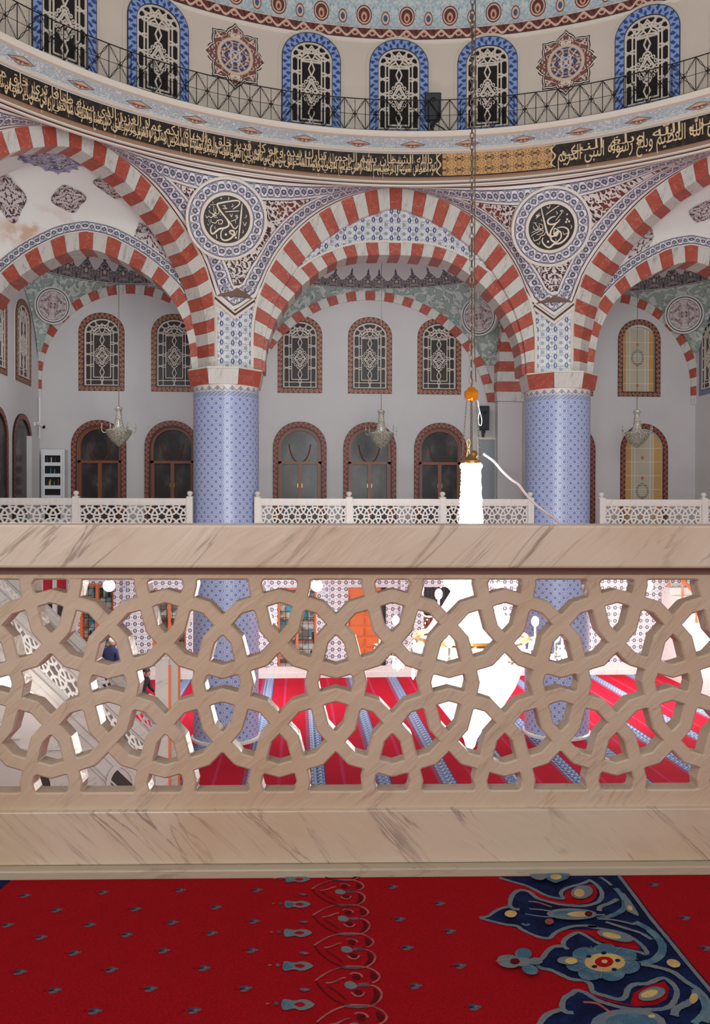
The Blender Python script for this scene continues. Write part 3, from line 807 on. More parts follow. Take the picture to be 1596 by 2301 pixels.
# ------------------------------------------------------------------ corner vaults
BND = offs(EXC, .22)
_b = np.array([BND(t) for t in np.linspace(0, 1, 200)])
def bz(x): return float(np.interp(abs(x), _b[:, 0], _b[:, 1])) if abs(x) < _b[:, 0].max() else 3.2
_i = np.array([IND(t) for t in np.linspace(0, 1, 300)])
def dz_(rho): return float(np.interp(min(rho, 3.06), _i[:, 0], _i[:, 1]))
MX, MY = DMX+.48*SB, OC[1]+DMY+.48*CB; YC2 = 16.7
def vault_ray(a):
    d = (math.cos(a-BT), math.sin(a-BT)); tx = (9.60-MX)/d[0] if d[0] > 1e-6 else 1e9; ty = (19.0-MY)/d[1] if d[1] > 1e-6 else 1e9
    return d, tx, ty
def vault_pt(a, tau):
    """a: 0..pi round the middle of the diagonal arch, tau 0..1; right-hand corner"""
    d, tx, ty = vault_ray(a); t = min(tx, ty); x = MX+d[0]*t; y = MY+d[1]*t
    H = bz(x-6.68) if ty <= tx else bz(y-YC2)
    H = min(H, dz_(0)); k = abs(math.cos(a))**3; g = (dz_(tau*3.0)-dz_(3.0))/(dz_(0)-dz_(3.0)); cn = max(0, (6.0-H)/2.8); g2 = g*k+(1-k)*(1-tau**(2.0+5.0*cn))
    return (MX+d[0]*t*tau, MY+d[1]*t*tau, H+(dz_(0)-H)*g2)
def vault_find(x, y):
    dx, dy = x-MX, y-MY; a = math.atan2(dy, dx)+BT; d, tx, ty = vault_ray(a)
    return vault_pt(a, math.hypot(dx, dy)/min(tx, ty))
def vault_px(px, py, sg):
    d = ray(px, py)
    for Y in np.arange(16.6, 19.3, .01):
        t = Y/d.y; X = (CX+d.x*t)*sg; Z = d.z*t
        if (X-MX)*SB+(Y-MY)*CB < .02: continue
        if Z > vault_find(X, Y)[2]: return X, Y
    return 6.4, 17.8
for sg, nm in ((-1, 'left'), (1, 'right')):
    m = MB(); A = np.linspace(0, PI, 61)
    P = [[(sg*q[0], q[1]+.0, q[2]) for q in (vault_pt(float(a), float(t)) for t in np.linspace(.0, 1, 22))] for a in A]
    m.grid(P); o = m.build('ceiling', mVault, smooth=True, recalc=False); tag(o, label='white plaster vault over the %s corner behind the great arch' % nm, kind='structure')
    # painted medallions on the vault, laid on its curve
    def med(cx, cy, r, mt, pts=8, ir=.72, name='medallion', yy=1.0):
        mm = MB(); n = 48; rr_ = []
        for i in range(n):
            a = 2*PI*i/n; k = 1-(1-ir)*(.5-.5*math.cos(a*pts))**.7; rr_.append(r*k)
        P = []; U = []
        for j in range(5):
            row = []; ur = []
            for i in range(n+1):
                a = 2*PI*(i % n)/n; q = rr_[i % n]*max(j/4, .001); x = cx+q*math.cos(a); y = cy+q*math.sin(a)*yy
                sd = (x-MX)*SB+(y-MY)*CB
                if sd < .03: x += SB*(.03-sd); y += CB*(.03-sd)
                v = vault_find(x, y); row.append((sg*v[0], v[1]-.012, v[2]-.02)); ur.append((q*math.cos(a)*sg, q*math.sin(a)))
            P.append(row); U.append(ur)
        mm.grid(P, U); return mm.build(name, mt, o, recalc=False)
    for px, py, r_, mt_, n_, ir_, nm_ in (((155, 443, .36, mVMed, 4, .80, 'medallion'), (20, 437, .36, mVMed, 4, .80, 'medallion'), (112, 352, .62, mVMedB, 16, .86, 'scalloped_medallion'), (112, 352, .46, mVMed, 16, .97, 'medallion_centre'), (250, 420, .36, mVMed, 4, .80, 'medallion'), (338, 552, .34, mVMed, 6, .85, 'medallion')) if sg < 0 else ((1583, 470, .34, mVMed, 4, .80, 'medallion'), (1440, 545, .30, mVMed, 6, .85, 'medallion'))):
        x_, y_ = vault_px(px, py, sg); med(x_, y_, r_, mt_, n_, ir_, nm_)
# ------------------------------------------------------------------ columns
cap_red = [mVR, mVW]
for sg, nm in ((-1, 'left'), (1, 'right')):
    c = (sg*3.71, 19.24)
    root = empty('column', (0, 0, 0), label='round %s column clad in pale blue patterned tiles' % nm, cat='column')
    m = MB(); m.lathe([(.715, -5.06), (.715, 2.56)], c, 48, PI, 3*PI, urad=.715)
    o = m.build('tiled_shaft', mColT, root, smooth=True, recalc=False)
    b = MB(); b.lathe([(.76, -5.13), (.76, -5.08), (.735, -5.06), (.70, -5.05)], c, 40); b.build('base', mWhiteM, root, smooth=True)
    fc = PI
    for k in range(8):
        a0 = fc+(k-.5)*PI/4+.004; a1 = fc+(k+.5)*PI/4-.004; R0 = .77; R1 = .83; bm = MB()
        vs = []
        for z, R in ((2.56, R0), (2.88, R1)):
            for a in (a0, a1): vs.append((c[0]+R*math.sin(a)/math.cos(PI/8)*.965, c[1]+R*math.cos(a)/math.cos(PI/8)*.965, z))
            vs.append((c[0]+.15*math.sin((a0+a1)/2), c[1]+.15*math.cos((a0+a1)/2), z))
        bm.add(vs, [(0, 1, 4, 3), (1, 2, 5, 4), (2, 0, 3, 5), (0, 2, 1), (3, 4, 5)]); bm.build('capital_block', mVW if k % 2 == 0 else mVR, root)
    ab_ = MB(); ab_.lathe([(.3, 2.885), (.86, 2.885), (.86, 2.92), (.3, 2.92)], c, 8, fc-PI/8, fc+2*PI-PI/8); ab_.build('abacus', mCream, root)
# pier masses behind the arches carrying the springings
# ------------------------------------------------------------------ ring, cornice, drum, dome
def ringo(name, prof, mt, lab, seg=160, a0=-PI, a1=PI, parent=None, smooth=True, urad=None):
    m = MB(); m.lathe(prof, RC, seg, a0, a1, urad=urad); o = m.build(name, mt, parent, smooth=smooth, recalc=False)
    if not parent: tag(o, label=lab, kind='structure')
    return o
rt = ringo('trim_10', [(8.84, 6.70), (8.79, 6.705), (8.785, 6.725), (8.80, 6.74)], mCream, 'cream ring moulding at the foot of the inscription band')
ringo('line', [(8.82, 6.74), (8.81, 6.77)], mDRed, None, parent=rt); ringo('fillet', [(8.81, 6.77), (8.76, 6.775), (8.76, 6.80)], mCream, None, parent=rt)
ringo('cove', [(8.78, 6.80), (8.77, 6.83), (8.74, 6.86), (8.72, 6.865)], mTan, None, parent=rt)
bd = ringo('inscription_band', [(8.74, 6.86), (8.74, 7.36)], mBand, None); tag(bd, 'black band of gilt Arabic lettering ringing the hall under the gallery', 'inscription', kind='thing')
ct = ringo('trim_11', [(8.72, 7.36), (8.64, 7.365), (8.61, 7.39), (8.64, 7.42), (8.64, 7.43)], mCream, 'cream and pale blue painted cornice carrying the dome gallery')
ringo('painted_frieze', [(8.64, 7.43), (8.46, 7.56)], mCorn, None, parent=ct, urad=8.55)
ringo('rim', [(8.46, 7.56), (8.37, 7.565), (8.33, 7.60), (8.33, 7.66), (8.36, 7.68), (8.80, 7.68)], mCream, None, parent=ct, smooth=False)
dr = ringo('wall_drum', [(8.75, 7.66), (8.75, 9.70)], mWallW, 'cream plaster wall of the dome drum with arched windows')
ringo('moulding', [(8.75, 9.66), (8.71, 9.68), (8.71, 9.72), (8.73, 9.74)], mCream, None, parent=dr)
ringo('red_band', [(8.73, 9.74), (8.71, 9.95)], mRedB, None, parent=dr, urad=8.7)
prof = [(8.71, 9.95), (8.66, 9.97), (8.66, 9.99)]+[(8.66*math.cos(a), 9.99+7.2*math.sin(a)) for a in np.linspace(.01, PI/2-.01, 28)]
ringo('ceiling', prof, mDome, 'great dome painted with pale blue ground and brown palmettes')
def at_ring(phi, r, z): return (RC[0]+r*math.sin(phi), RC[1]+r*math.cos(phi), z)
PH0 = math.radians(1.9)
# star medallions on the drum
def star_mesh():
    N = 8; pts = []
    for i in range(8):
        a = 2*PI*i/8; pts += [(.67, a), (.60, a+.10), (.575, a+.20), (.545, a+.30), (.50, a+PI/8), (.545, a+PI/4-.30), (.575, a+PI/4-.2), (.60, a+PI/4-.10)]
    m = MB()
    for k, (sc, y, ci) in enumerate(((1.0, .0, 0), (.955, .004, 1), (.915, .008, 0), (.885, .012, 2))):
        v = [(0, -.004-y, 0)]+[(r*sc*math.sin(a), -.004-y, r*sc*math.cos(a)) for r, a in pts]
        m.cur = ci; m.add(v, [(0, 1+i, 1+(i+1) % len(pts)) for i in range(len(pts))], [(p[0], p[2]) for p in v])
    return m.mesh('star', [mBlack, mCream, mStar], recalc=False)
sm = star_mesh(); k = 0
# ------------------------------------------------------------------ windows
def win_outline(hw, z0, zs, zt, inset=0.0, n=14):
    """pointed-arch opening: half width hw, sill z0, springing zs, apex zt (polygon, counter-clockwise)"""
    hw -= inset; z0 += inset; zt -= inset; h = zt-zs
    r = (hw*hw+h*h)/(2*hw) if h > hw else hw
    if h > hw: c = r-hw; arc = [(r*math.cos(a)-c, zs+r*math.sin(a)) for a in np.linspace(0, math.acos(c/r), n)]
    else: arc = [(hw*math.cos(a)**.96, zs+h*math.sin(a)*(1-.0*math.sin(a))) for a in np.linspace(0, PI/2, n)]
    L = [(-x, z) for x, z in arc[::-1]][1:]
    return [(-hw, z0), (hw, z0)]+arc+L
def ring_plate(outer, inner, y0, y1, mt, name, parent=None, fr_mt=None):
    """border between two similar outlines with the same number of points, uv along/across"""
    n = len(outer); m = MB(); s = 0; P = []; U = []
    for i in range(n+1):
        a, b = outer[i % n], inner[i % n]
        if i: s += math.dist(outer[i-1], outer[i % n])
        P.append([(a[0], y1, a[1]), (a[0], y0, a[1]), (b[0], y0, b[1]), (b[0], y1, b[1])]); w = math.dist(a, b); U.append([(s, 0), (s, .0), (s, min(w, .19)), (s, .19)])
    m.grid(P, U); return m
def dense(poly, step=.12):
    out = []
    for i in range(len(poly)):
        a, b = poly[i], poly[(i+1) % len(poly)]; k = max(1, int(math.dist(a, b)/step))
        out += [(a[0]+(b[0]-a[0])*j/k, a[1]+(b[1]-a[1])*j/k) for j in range(k)]
    return out
def inset_pair(hw, z0, zs, zt, w):
    o = win_outline(hw, z0, zs, zt); i = win_outline(hw-w, z0+w, zs, zt-w*1.05)
    return o, i
def tracery(hw, z0, zs, zt, res=.008, w=.0135):
    """white tracery filling an opening with ladder borders and a chain of lozenges round a scalloped rose"""
    S = []
    def outl(ins):
        p = win_outline(hw-ins, z0+ins, zs, zt-ins*1.02, n=10); return [(*p[i], *p[(i+1) % len(p)], w) for i in range(len(p))]
    S += outl(.02); S += [(a, b, c, d, .022) for a, b, c, d, _ in outl(.0)]
    a1, a2 = hw*.34, hw*.50
    S += outl(a1); S += outl(a2)
    H = zt-z0; zl = [z0+.0+a2+(zs-z0-a2)*k/4+.02 for k in range(1, 5)]
    for z in zl:
        for s in (-1, 1):
            x0, x1, xm = s*(hw-.02), s*(hw-a1), s*(hw-a2)
            S += [(x0, z-.035, x1, z+.035, w), (x0, z+.035, x1, z-.035, w), (x1, z-.03, xm, z-.03, w), (x1, z+.03, xm, z+.03, w)]
    for s in (-1, 1):
        S += [(s*(hw-.02), z0+a1, s*(hw-a1), z0+a1, w), (s*(hw-a1), z0+.02, s*(hw-a1), z0+a1, w)]
        ang = 1.0
        for ang in (.62, 1.12):
            c_, s_ = math.cos(ang), math.sin(ang); h = zt-zs
            P0 = (s*hw*c_, zs+h*s_); P1 = (s*(hw-a1)*c_, zs+(h-a1)*s_); P2 = (s*(hw-a2)*c_, zs+(h-a2)*s_); tx, tz = -s_*.035*s, c_*.035
            S += [(P0[0]+tx, P0[1]+tz, P1[0]-tx, P1[1]-tz, w), (P0[0]-tx, P0[1]-tz, P1[0]+tx, P1[1]+tz, w), (P1[0]+tx, P1[1]+tz, P2[0]+tx, P2[1]+tz, w), (P1[0]-tx, P1[1]-tz, P2[0]-tx, P2[1]-tz, w)]
    for dx in (-.035, .035):
        S += [(dx, z0+.02, -dx, z0+a1, w), (dx, z0+a1, dx, z0+a2, w)]
    zc = zs-.06; xi = hw-a2; S += [(-xi, zc, xi, zc, w*1.1)]
    for s in (-1, 1):
        S += [(s*xi*.95, zc+.03, 0, zc+.05, w), (s*.0, zc+.03, s*xi*.36, zc+.14, w), (s*xi*.36, zc+.14, 0, zc+.27, w), (s*xi*.36, zc+.12, s*xi*.8, zc+.06, w), (s*xi*.85, zc+.1, 0, zc+.33, w)]
    zb = z0+a2; mid = (zc+zb)/2; hh = (zc-zb)/2
    q = [0, .12, .2]
    for s in (-1, 1):
        for up in (-1, 1):
            z1 = mid+up*hh; zr = mid+up*hh*.52; zm = (z1+zr)/2
            S += [(0, z1, s*.062, zm, w), (s*.062, zm, 0, zr, w)]
            S += [(0, zr, s*xi*.3, mid+up*hh*.46, w)]
            S += [(0, mid+up*hh*.42, s*xi*.36, mid+up*hh*.18, w), (s*xi*.36, mid+up*hh*.18, s*xi*.68, mid, w), (0, mid+up*hh*.30, s*xi*.3, mid+up*hh*.1, w), (s*xi*.3, mid+up*hh*.1, s*xi*.62, mid, w*.9)]
            for fa_ in (.0, .42, .84, 1.24):
                S += ring_segs(s*xi*.84*math.cos(fa_), mid+up*hh*.40*math.sin(fa_), xi*.135, xi*.15, 7, w*.62)
            S += [(0, mid, s*xi*.32, mid+up*hh*.05, w*.8), (0, mid+up*hh*.12, s*.035, mid+up*hh*.04, w*.7)]
    X0, X1, Z0, Z1 = -hw-.05, hw+.05, z0-.05, zt+.05
    return plate(lambda X, Z: seg_field(X, Z, S, w), (X0, X1, Z0, Z1), res, .035, tol=.0022)
def fan(poly, y): 
    cx = sum(p[0] for p in poly)/len(poly); cz = sum(p[1] for p in poly)/len(poly)
    return [(cx, y, cz)]+[(p[0], y, p[1]) for p in poly], [(0, 1+i, 1+(i+1) % len(poly)) for i in range(len(poly))]
def pane_mesh(poly, mt, y=0):
    m = MB(); m.add(*fan(poly, y)); m.add(*fan(poly, y+.01)); return m.mesh('pane', mt, recalc=False)
# drum windows (local origin: sill centre on the wall face, local -y towards the hall)
HW = .615
do, di = inset_pair(HW, 0, 1.52, 2.05, .185); oo = win_outline(HW+.09, -.0, 1.52, 2.14)
me_dfr = ring_plate(do, di, -.07, .05, mFrBlue, 'frame').mesh('frame', mFrBlue, recalc=False)
me_dout = ring_plate(win_outline(HW+.08, .0, 1.52, 2.13), do, -.03, .05, mCream, 'surround').mesh('surround', mWallW, recalc=False)
me_dtr = tracery(HW-.19, .06, 1.52, 1.86, w=.0135, res=.0075).mesh('tracery', mTrac)
me_dpn = pane_mesh(di, mGlass, -.02)
wn = 0
def put_window(loc, rz, parts, lab, kind='structure', sc=(1, 1, 1)):
    global wn; wn += 1
    r = empty('window_%d' % wn, loc, rz, label=lab, kind=kind); r.scale = sc
    for nm, me, y in parts: inst(nm, me, r, (0, y, 0))
    return r
names_d = {-4: 'leftmost', -3: 'second from the left', -2: 'third from the left'}
lst = []
for g in (-1, 0, 1):
    for j in (-1, 0, 1): lst.append(PH0+math.radians(45*g+12.1*j))
ordn = ['first', 'second', 'third', 'fourth', 'fifth', 'sixth', 'seventh', 'eighth', 'ninth']
for i, ph in enumerate(lst):
    p = at_ring(ph, 8.735, 7.66)
    put_window(p, -ph, [('frame', me_dfr, 0), ('surround', me_dout, 0), ('tracery', me_dtr, -.05), ('pane', me_dpn, 0)], 'blue-bordered arched drum window with white tracery, %s counting from the left' % ordn[i])
for i, g in enumerate((-.5, .5)):
    ph = PH0+math.radians(45*g); p = at_ring(ph, 8.735, 8.98+.0)
    o = inst('star_medallion', sm, None, p, -ph); tag(o, 'eight-pointed red and blue star painted on the drum, %s of the speaker' % ('left' if i == 0 else 'right'), 'medallion')
# ------------------------------------------------------------------ back wall, bays, galleries
YB = 25.8
ups = [(-2.08, .66), (0, .66), (2.08, .66), (-7.86, .66), (-5.77, .66), (6.12, .70), (8.21, .70)]
lows = [(-2.08, .79), (0, .79), (2.12, .79), (-7.94, .80), (-5.83, .80), (6.12, .74), (8.38, .74)]
def wall_with_holes(outer, holes, y, th, mt, name):
    V2 = list(outer); ED = [(i, (i+1) % len(outer)) for i in range(len(outer))]; m = MB()
    for h in holes:
        b = len(V2); V2 += h; ED += [(b+i, b+(i+1) % len(h)) for i in range(len(h))]
        for i in range(len(h)):
            a, c = h[i], h[(i+1) % len(h)]; m.add([(a[0], y, a[1]), (c[0], y, c[1]), (c[0], y+th, c[1]), (a[0], y+th, a[1])], [(0, 1, 2, 3)])
    vo, eo, fo, ov, oe, of = delaunay_2d_cdt([Vector(p) for p in V2], ED, [], 1, 1e-7)
    def inp(p, poly):
        c = False; n = len(poly)
        for i in range(n):
            a, b = poly[i], poly[(i+1) % n]
            if (a[1] > p[1]) != (b[1] > p[1]) and p[0] < (b[0]-a[0])*(p[1]-a[1])/(b[1]-a[1])+a[0]: c = not c
        return c
    tri = []
    for t in fo:
        c = (sum(vo[i][0] for i in t)/3, sum(vo[i][1] for i in t)/3)
        if inp(c, outer) and not any(inp(c, h) for h in holes): tri.append(tuple(t)[::-1])
    m.add([(p[0], y, p[1]) for p in vo], tri); return m
ZG = -1.05
hu = [[(x+cx, z) for x, z in win_outline(hw-.16, 3.32+.16, 5.03, 5.60-.168)] for cx, hw in ups]
hl = [[(x+cx, z) for x, z in win_outline(hw-.15, -.6, 1.70, 2.47-.158)] for cx, hw in lows]
w = wall_with_holes([(-9.75, ZG-.3), (10.05, ZG-.3), (10.05, 8.0), (-9.75, 8.0)], hu+hl, YB, .45, mWall, 'wall_back').build('wall_back', mWall, label='pale plaster back wall of the upper gallery with two rows of arched windows', kind='structure', recalc=False)
uo, ui = inset_pair(.66, 3.32, 5.03, 5.60, .16)
me_ufr = ring_plate(uo, ui, -.03, .02, mFrB, 'f').mesh('frame', mFrB, recalc=False)
me_utr = tracery(.49, 3.485, 5.03, 5.425, w=.0122).mesh('tracery', mTrac)
me_upn = pane_mesh(ui, mGlassG, .1)
me_upw = (lambda m: m.mesh('edge', mCream, recalc=False))(ring_plate(win_outline(.68, 3.30, 5.03, 5.62), uo, -.012, .02, mCream, 'f'))
ulab = ['left of the three in the middle bay', 'centre of the three in the middle bay, a wire hanging before it', 'right of the three in the middle bay', 'first in the left bay', 'second in the left bay, half behind the column']
for i, (cx, hw) in enumerate(ups[:5]):
    put_window((cx, YB, 0), 0, [('frame', me_ufr, 0), ('edge', me_upw, 0), ('tracery', me_utr, .04), ('pane', me_upn, 0)], 'upper gallery window with white tracery, '+ulab[i])
# stained panes of the right bay
def _stain():
    u, v = uv(); r = ln(u, (v-0.0)); n = noise(vec(ab(u), v), 5, 1)
    c = C(186, 176, 156)
    x = ab(u); c = mixc(gt(x, .34, .01), mixc(0.0, c, c), C(196, 154, 96))
    for a in (.24, .34): c = mixc(lt(ab(x-a), .007, .005), c, C(226, 220, 204))
    c = mixc(lt(ab(fr(v/.42)-.5), .014, .01), c, C(222, 214, 196))
    d = x*1.3+ab(fr(v/.62+.25)-.5)*.62
    c = mixc(lt(d, .07, .006), c, C(182, 110, 66)); rr = ln(x, (v-1.0)*.8)
    c = mixc(lt(ab(rr-.17), .03, .006)*gt(fr(v/.07), .4, .1), c, C(120, 122, 120))
    return c
mStain = mat('stained_pane', _stain, .3)
def stained(cx, z0, zs, zt, hw, low):
    o, i = inset_pair(hw, z0, zs, zt, .15)
    if low: i = [(x, (z if z > z0+.16 else z0)) for x, z in i]
    fm = ring_plate(o, i, -.03, .02, mFrB, 'f').mesh('frame', mFrD if low else mFrB, recalc=False)
    m = MB(); vs, fs = fan(i, .12); m.add(vs, fs, [(p[0], p[2]-(z0+.2)) for p in vs]); pn = m.mesh('pane', mStain, recalc=False)
    return [('frame', fm, 0), ('pane', pn, 0)]
for cx, hw in ups[5:]:
    put_window((cx, YB, 0), 0, stained(cx, 3.32, 5.03, 5.66, .66, False), 'upper window of cream stained glass in the right bay, the %s one' % ('nearer to the column' if cx < 7 else 'fully seen'))
lo_o, lo_i = inset_pair(.79, -.75, 1.70, 2.47, .15)
me_lfr = ring_plate(lo_o, lo_i, -.05, .03, mFrD, 'f').mesh('frame', mFrD, recalc=False)
def casement():
    hw = .64; m = MB(); O = win_outline(hw, -.6, 1.70, 2.315); I = win_outline(hw-.09, -.5, 1.70, 2.215)
    m.s = 0
    a = ring_plate(O, I, .10, .2, mWood, 'f'); m.add([tuple(v) for v in a.v], a.f)
    m.box(-hw, hw, .10, .18, 1.22, 1.30); m.box(-.055, .055, .09, .17, -.5, 1.24); m.box(-hw, hw, .10, .18, .02, .09)
    for s in (-1, 1): m.box(s*.57-.045 if s > 0 else -.60, .60 if s > 0 else -.525, .09, .16, -.5, 1.24)
    for s in (-1, 1):   # curved bars in the head
        pts = [(s*.03+s*.33*math.sin(a)*.9, .14, 1.28+.62*(1-math.cos(a))*1.1) for a in np.linspace(0, 1.35, 8)]
        m.tube(pts, .018, 4)
    return m.mesh('casement', mWood)
me_cas = casement()
hm = MB(); hm.box(-.075, -.05, .06, .1, .52, .64); hm.box(.05, .075, .06, .1, .52, .64); me_han = hm.mesh('handle', mSteel)
me_lpn = pane_mesh(win_outline(.62, -.58, 1.70, 2.30), mat('room_glass', lambda: (lambda x, y, z: mixc(ss(noise(vec(x*1.5, y, z), 1.3, 3), .4, .7), C(54, 48, 48), C(92, 86, 88)))(*objc()), .25, spec=.25), .17)
llab = ['left one in the middle bay', 'centre one in the middle bay behind the small chandelier', 'right one in the middle bay', 'left one in the left bay behind the small chandelier', 'right one in the left bay beside the column']
for i, (cx, hw) in enumerate(lows[:5]):
    r = put_window((cx, YB, 0), 0, [('frame', me_lfr, 0), ('pane', me_lpn, 0)], 'tall arched brown casement window with scroll border, '+llab[i])
    c = inst('casement', me_cas, r); inst('handle', me_han, c)
for cx, hw in lows[5:]:
    put_window((cx, YB, 0), 0, stained(cx, -.75, 1.70, 2.5, .74, True), 'lower stained-glass window of the right bay, %s' % ('mostly hidden by the column' if cx < 7 else 'behind the small chandelier'))
# dark backing behind the openings
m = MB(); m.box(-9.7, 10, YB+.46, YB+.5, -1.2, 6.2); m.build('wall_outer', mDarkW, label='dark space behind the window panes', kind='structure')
# side walls
m = MB(); m.box(-9.95, -9.65, 19.0, YB, -5.13, 8.0); lw = m.build('wall_left', mWall, label='plaster side wall at the left of the upper gallery', kind='structure')
m = MB(); m.box(9.98, 10.3, 19.0, YB, -5.13, 8.0); m.build('wall_right', mWall, label='plaster side wall at the right of the upper gallery', kind='structure')
for y, lab in ((24.3, 'nearer to the corner'), (22.3, 'cut by the picture edge')):
    r = put_window((-9.65, y, 0), PI/2, [('frame', me_ufr, 0), ('edge', me_upw, 0), ('tracery', me_utr, -.03), ('pane', me_upn, -.11)], 'upper side-wall window seen aslant, '+lab)
    r = put_window((-9.65, y-.1, 0), PI/2, [('frame', me_lfr, 0)], 'lower arched opening with scroll border on the side wall, '+lab)
    inst('pane', me_lpn, r, (0, -.18, 0))
me_gfr = ring_plate(uo, ui, -.03, .02, mBord, 'f').mesh('frame', mat('greyblue_frame', C(112, 122, 150), .6), recalc=False)
put_window((9.98, 24.85, 0), -PI/2, [('frame', me_gfr, 0), ('tracery', me_utr, -.03), ('pane', me_upn, -.11)], 'grey-blue framed arched window on the right side wall')
for sg, nm in ((-1, 'left'), (1, 'right')):
    m = MB(); m.box(sg*9.65, sg*9.95, -3.0, 19.0, -5.13, 9.2); m.build('wall_side_%s' % nm, mWall, label='plain plaster wall closing the %s side of the hall' % nm, kind='structure')
    m = MB(); m.box(*(sorted((sg*9.65, sg*8.96))), 19.0, 19.62, -5.13, 2.92); m.build('wall_pier_%s' % nm, mWall, label='plain pier under the outer end of the %s corner arch' % nm, kind='structure')
# wall arches and transverse arches
def circ(r, zc, zb, peak=0.0): 
    pts = [(r*math.sin(a), zc+r*math.cos(a)) for a in np.linspace(0, PI/2 if zb < zc else math.acos(min(1, (zb-zc)/r)), 24)]
    if zb < zc: pts.append((r, zb))
    return polyf(pts)
def bayarch(M, r, th, zc, zb, y0, y1, n, lab): return arch('arch', M, circ(r+th, zc, zb), circ(r, zc, zb), y0, y1, n, label=lab, cat='arch')
bayarch(frame2((0, YB-.06), (1, 0), (0, 1)), 3.60, .26, 2.50, 3.1, 0, .1, 37, 'thin striped arch on the back wall of the middle bay')
bayarch(frame2((-7.02, YB-.06), (1, 0), (0, 1)), 2.55, .25, 3.62, 3.1, 0, .1, 35, 'thin striped arch on the back wall of the left bay')
bayarch(frame2((7.22, YB-.06), (1, 0), (0, 1)), 2.60, .25, 3.60, 3.1, 0, .1, 35, 'thin striped arch on the back wall of the right bay')
for sg, nm in ((-1, 'left'), (1, 'right')):
    bayarch(frame2((sg*4.15, 22.72), (0, 1), (1, 0)), 2.72, .3, 3.35, 3.1, -.38, .38, 31, 'striped cross arch between the middle bay and the %s bay' % nm)
    # flat pilaster on the back wall with banded stones
    pl = empty('pilaster', label='banded red and white wall pilaster behind the %s column' % nm, cat='pilaster')
    z = 2.0-.0
    for k in range(9):
        m = MB(); z1 = 5.70-k*.29; m.box(sg*4.15-.40, sg*4.15+.40, YB-.42+(.03 if k > 7 else 0), YB+.01, z1-.285, z1); m.build('stone', mVR if k % 2 else mVW, pl)
    m = MB(); m.box(sg*4.15-.37, sg*4.15+.37, YB-.36, YB+.01, ZG, 3.085); m.build('plastered_foot', mWall, pl)
# bay vaults: pendentives with green scrolls, shallow domes with a palmette frieze
def bay(cx, hx, zr, R, za_fn_x, za_fn_y, lab, cy=22.74, hy=3.03):
    root = empty('ceiling', label=lab+' vault with green scrolled pendentives and a painted dome', kind='structure')
    m = MB(); P = []; N = 96
    for i in range(N+1):
        a = 2*PI*i/N; d = (math.sin(a), math.cos(a)); tx = hx/abs(d[0]) if abs(d[0]) > 1e-6 else 1e9; ty = hy/abs(d[1]) if abs(d[1]) > 1e-6 else 1e9
        t = min(tx, ty); x, y = d[0]*t, d[1]*t; za = za_fn_x(x) if ty < tx else za_fn_y(y); za = min(za, zr-.02)
        row = []
        for j in range(9):
            u = j/8; w_ = 1-(1-u)**1.4 if False else u; row.append((cx+x*(1-w_)+d[0]*R[0]*w_, cy+y*(1-w_)+d[1]*R[1]*w_, za+(zr-za)*u))
        P.append(row)
    m.grid(P); m.build('pendentives', mGreen, root, recalc=False)
    m = MB(); P = []; U = []; h = 1.25
    for i in range(N+1):
        a = 2*PI*i/N; row = []; ur = []
        for j in range(13):
            b = PI/2*j/12; row.append((cx+R[0]*math.sin(a)*math.cos(b), cy+R[1]*math.cos(a)*math.cos(b), zr+h*math.sin(b))); ur.append((a*R[0]/(2*PI*R[0])*.86*round(2*PI*R[0]/.86), 2.0*b*R[0]/PI*1.0))
        P.append(row); U.append(ur)
    m.grid(P, U); m.build('dome', mBayD, root, recalc=False, smooth=True)
    return root
e1 = circ(3.86, 2.50, 1.3); _c1 = lambda x: 2.50+math.sqrt(max(3.86**2-x*x, .5)); _c2 = lambda y: 3.35+math.sqrt(max(3.02**2-y*y, .0))
bay(0, 3.77, 6.42, (3.72, 2.98), _c1, _c2, 'middle bay')
bay(-7.07, 2.54, 6.42, (2.50, 2.98), lambda x: 3.62+math.sqrt(max(2.80**2-x*x, .3)), _c2, 'left bay')
bay(7.22, 2.70, 6.45, (2.64, 2.98), lambda x: 3.60+math.sqrt(max(2.85**2-x*x, .3)), _c2, 'right bay')
def pmed(cx, cy, z, ex, nrm, r=.56, lab=''):
    m = MB(); n = 40; c = Vector((cx, cy, z)); N_ = Vector(nrm).normalized(); X_ = Vector((0, 0, 1)).cross(N_).normalized(); Y_ = N_.cross(X_)
    vs = [tuple(c)]+[tuple(c+X_*math.sin(2*PI*i/n)*r+Y_*math.cos(2*PI*i/n)*r) for i in range(n)]; us = [(0, 0)]+[(.6*math.sin(2*PI*i/n), .6*math.cos(2*PI*i/n)) for i in range(n)]
    m.add(vs, [(0, 1+i, 1+(i+1) % n) for i in range(n)], us); b = [tuple(Vector(v)-N_*.25) for v in vs[1:]]; m.add(vs[1:]+b, [(i, (i+1) % n, n+(i+1) % n, n+i) for i in range(n)], [(.58, 0)]*(2*n))
    o = m.build('roundel', mDisc, recalc=False); tag(o, lab, 'medallion')
pmed(-9.05, 25.05, 5.62, 0, (.75, -1, -.35), .52, 'round brown floral roundel high in the left bay corner')
pmed(3.10, 25.0, 5.50, 0, (-.75, -1, -.35), .56, 'round floral roundel beside the hanging chain, right of the middle bay')
pmed(-3.10, 25.0, 5.50, 0, (.75, -1, -.35), .56, 'floral roundel peeping past the left great arch')
pmed(9.25, 25.0, 5.66, 0, (-.75, -1, -.35), .56, 'round floral roundel high in the right bay corner')
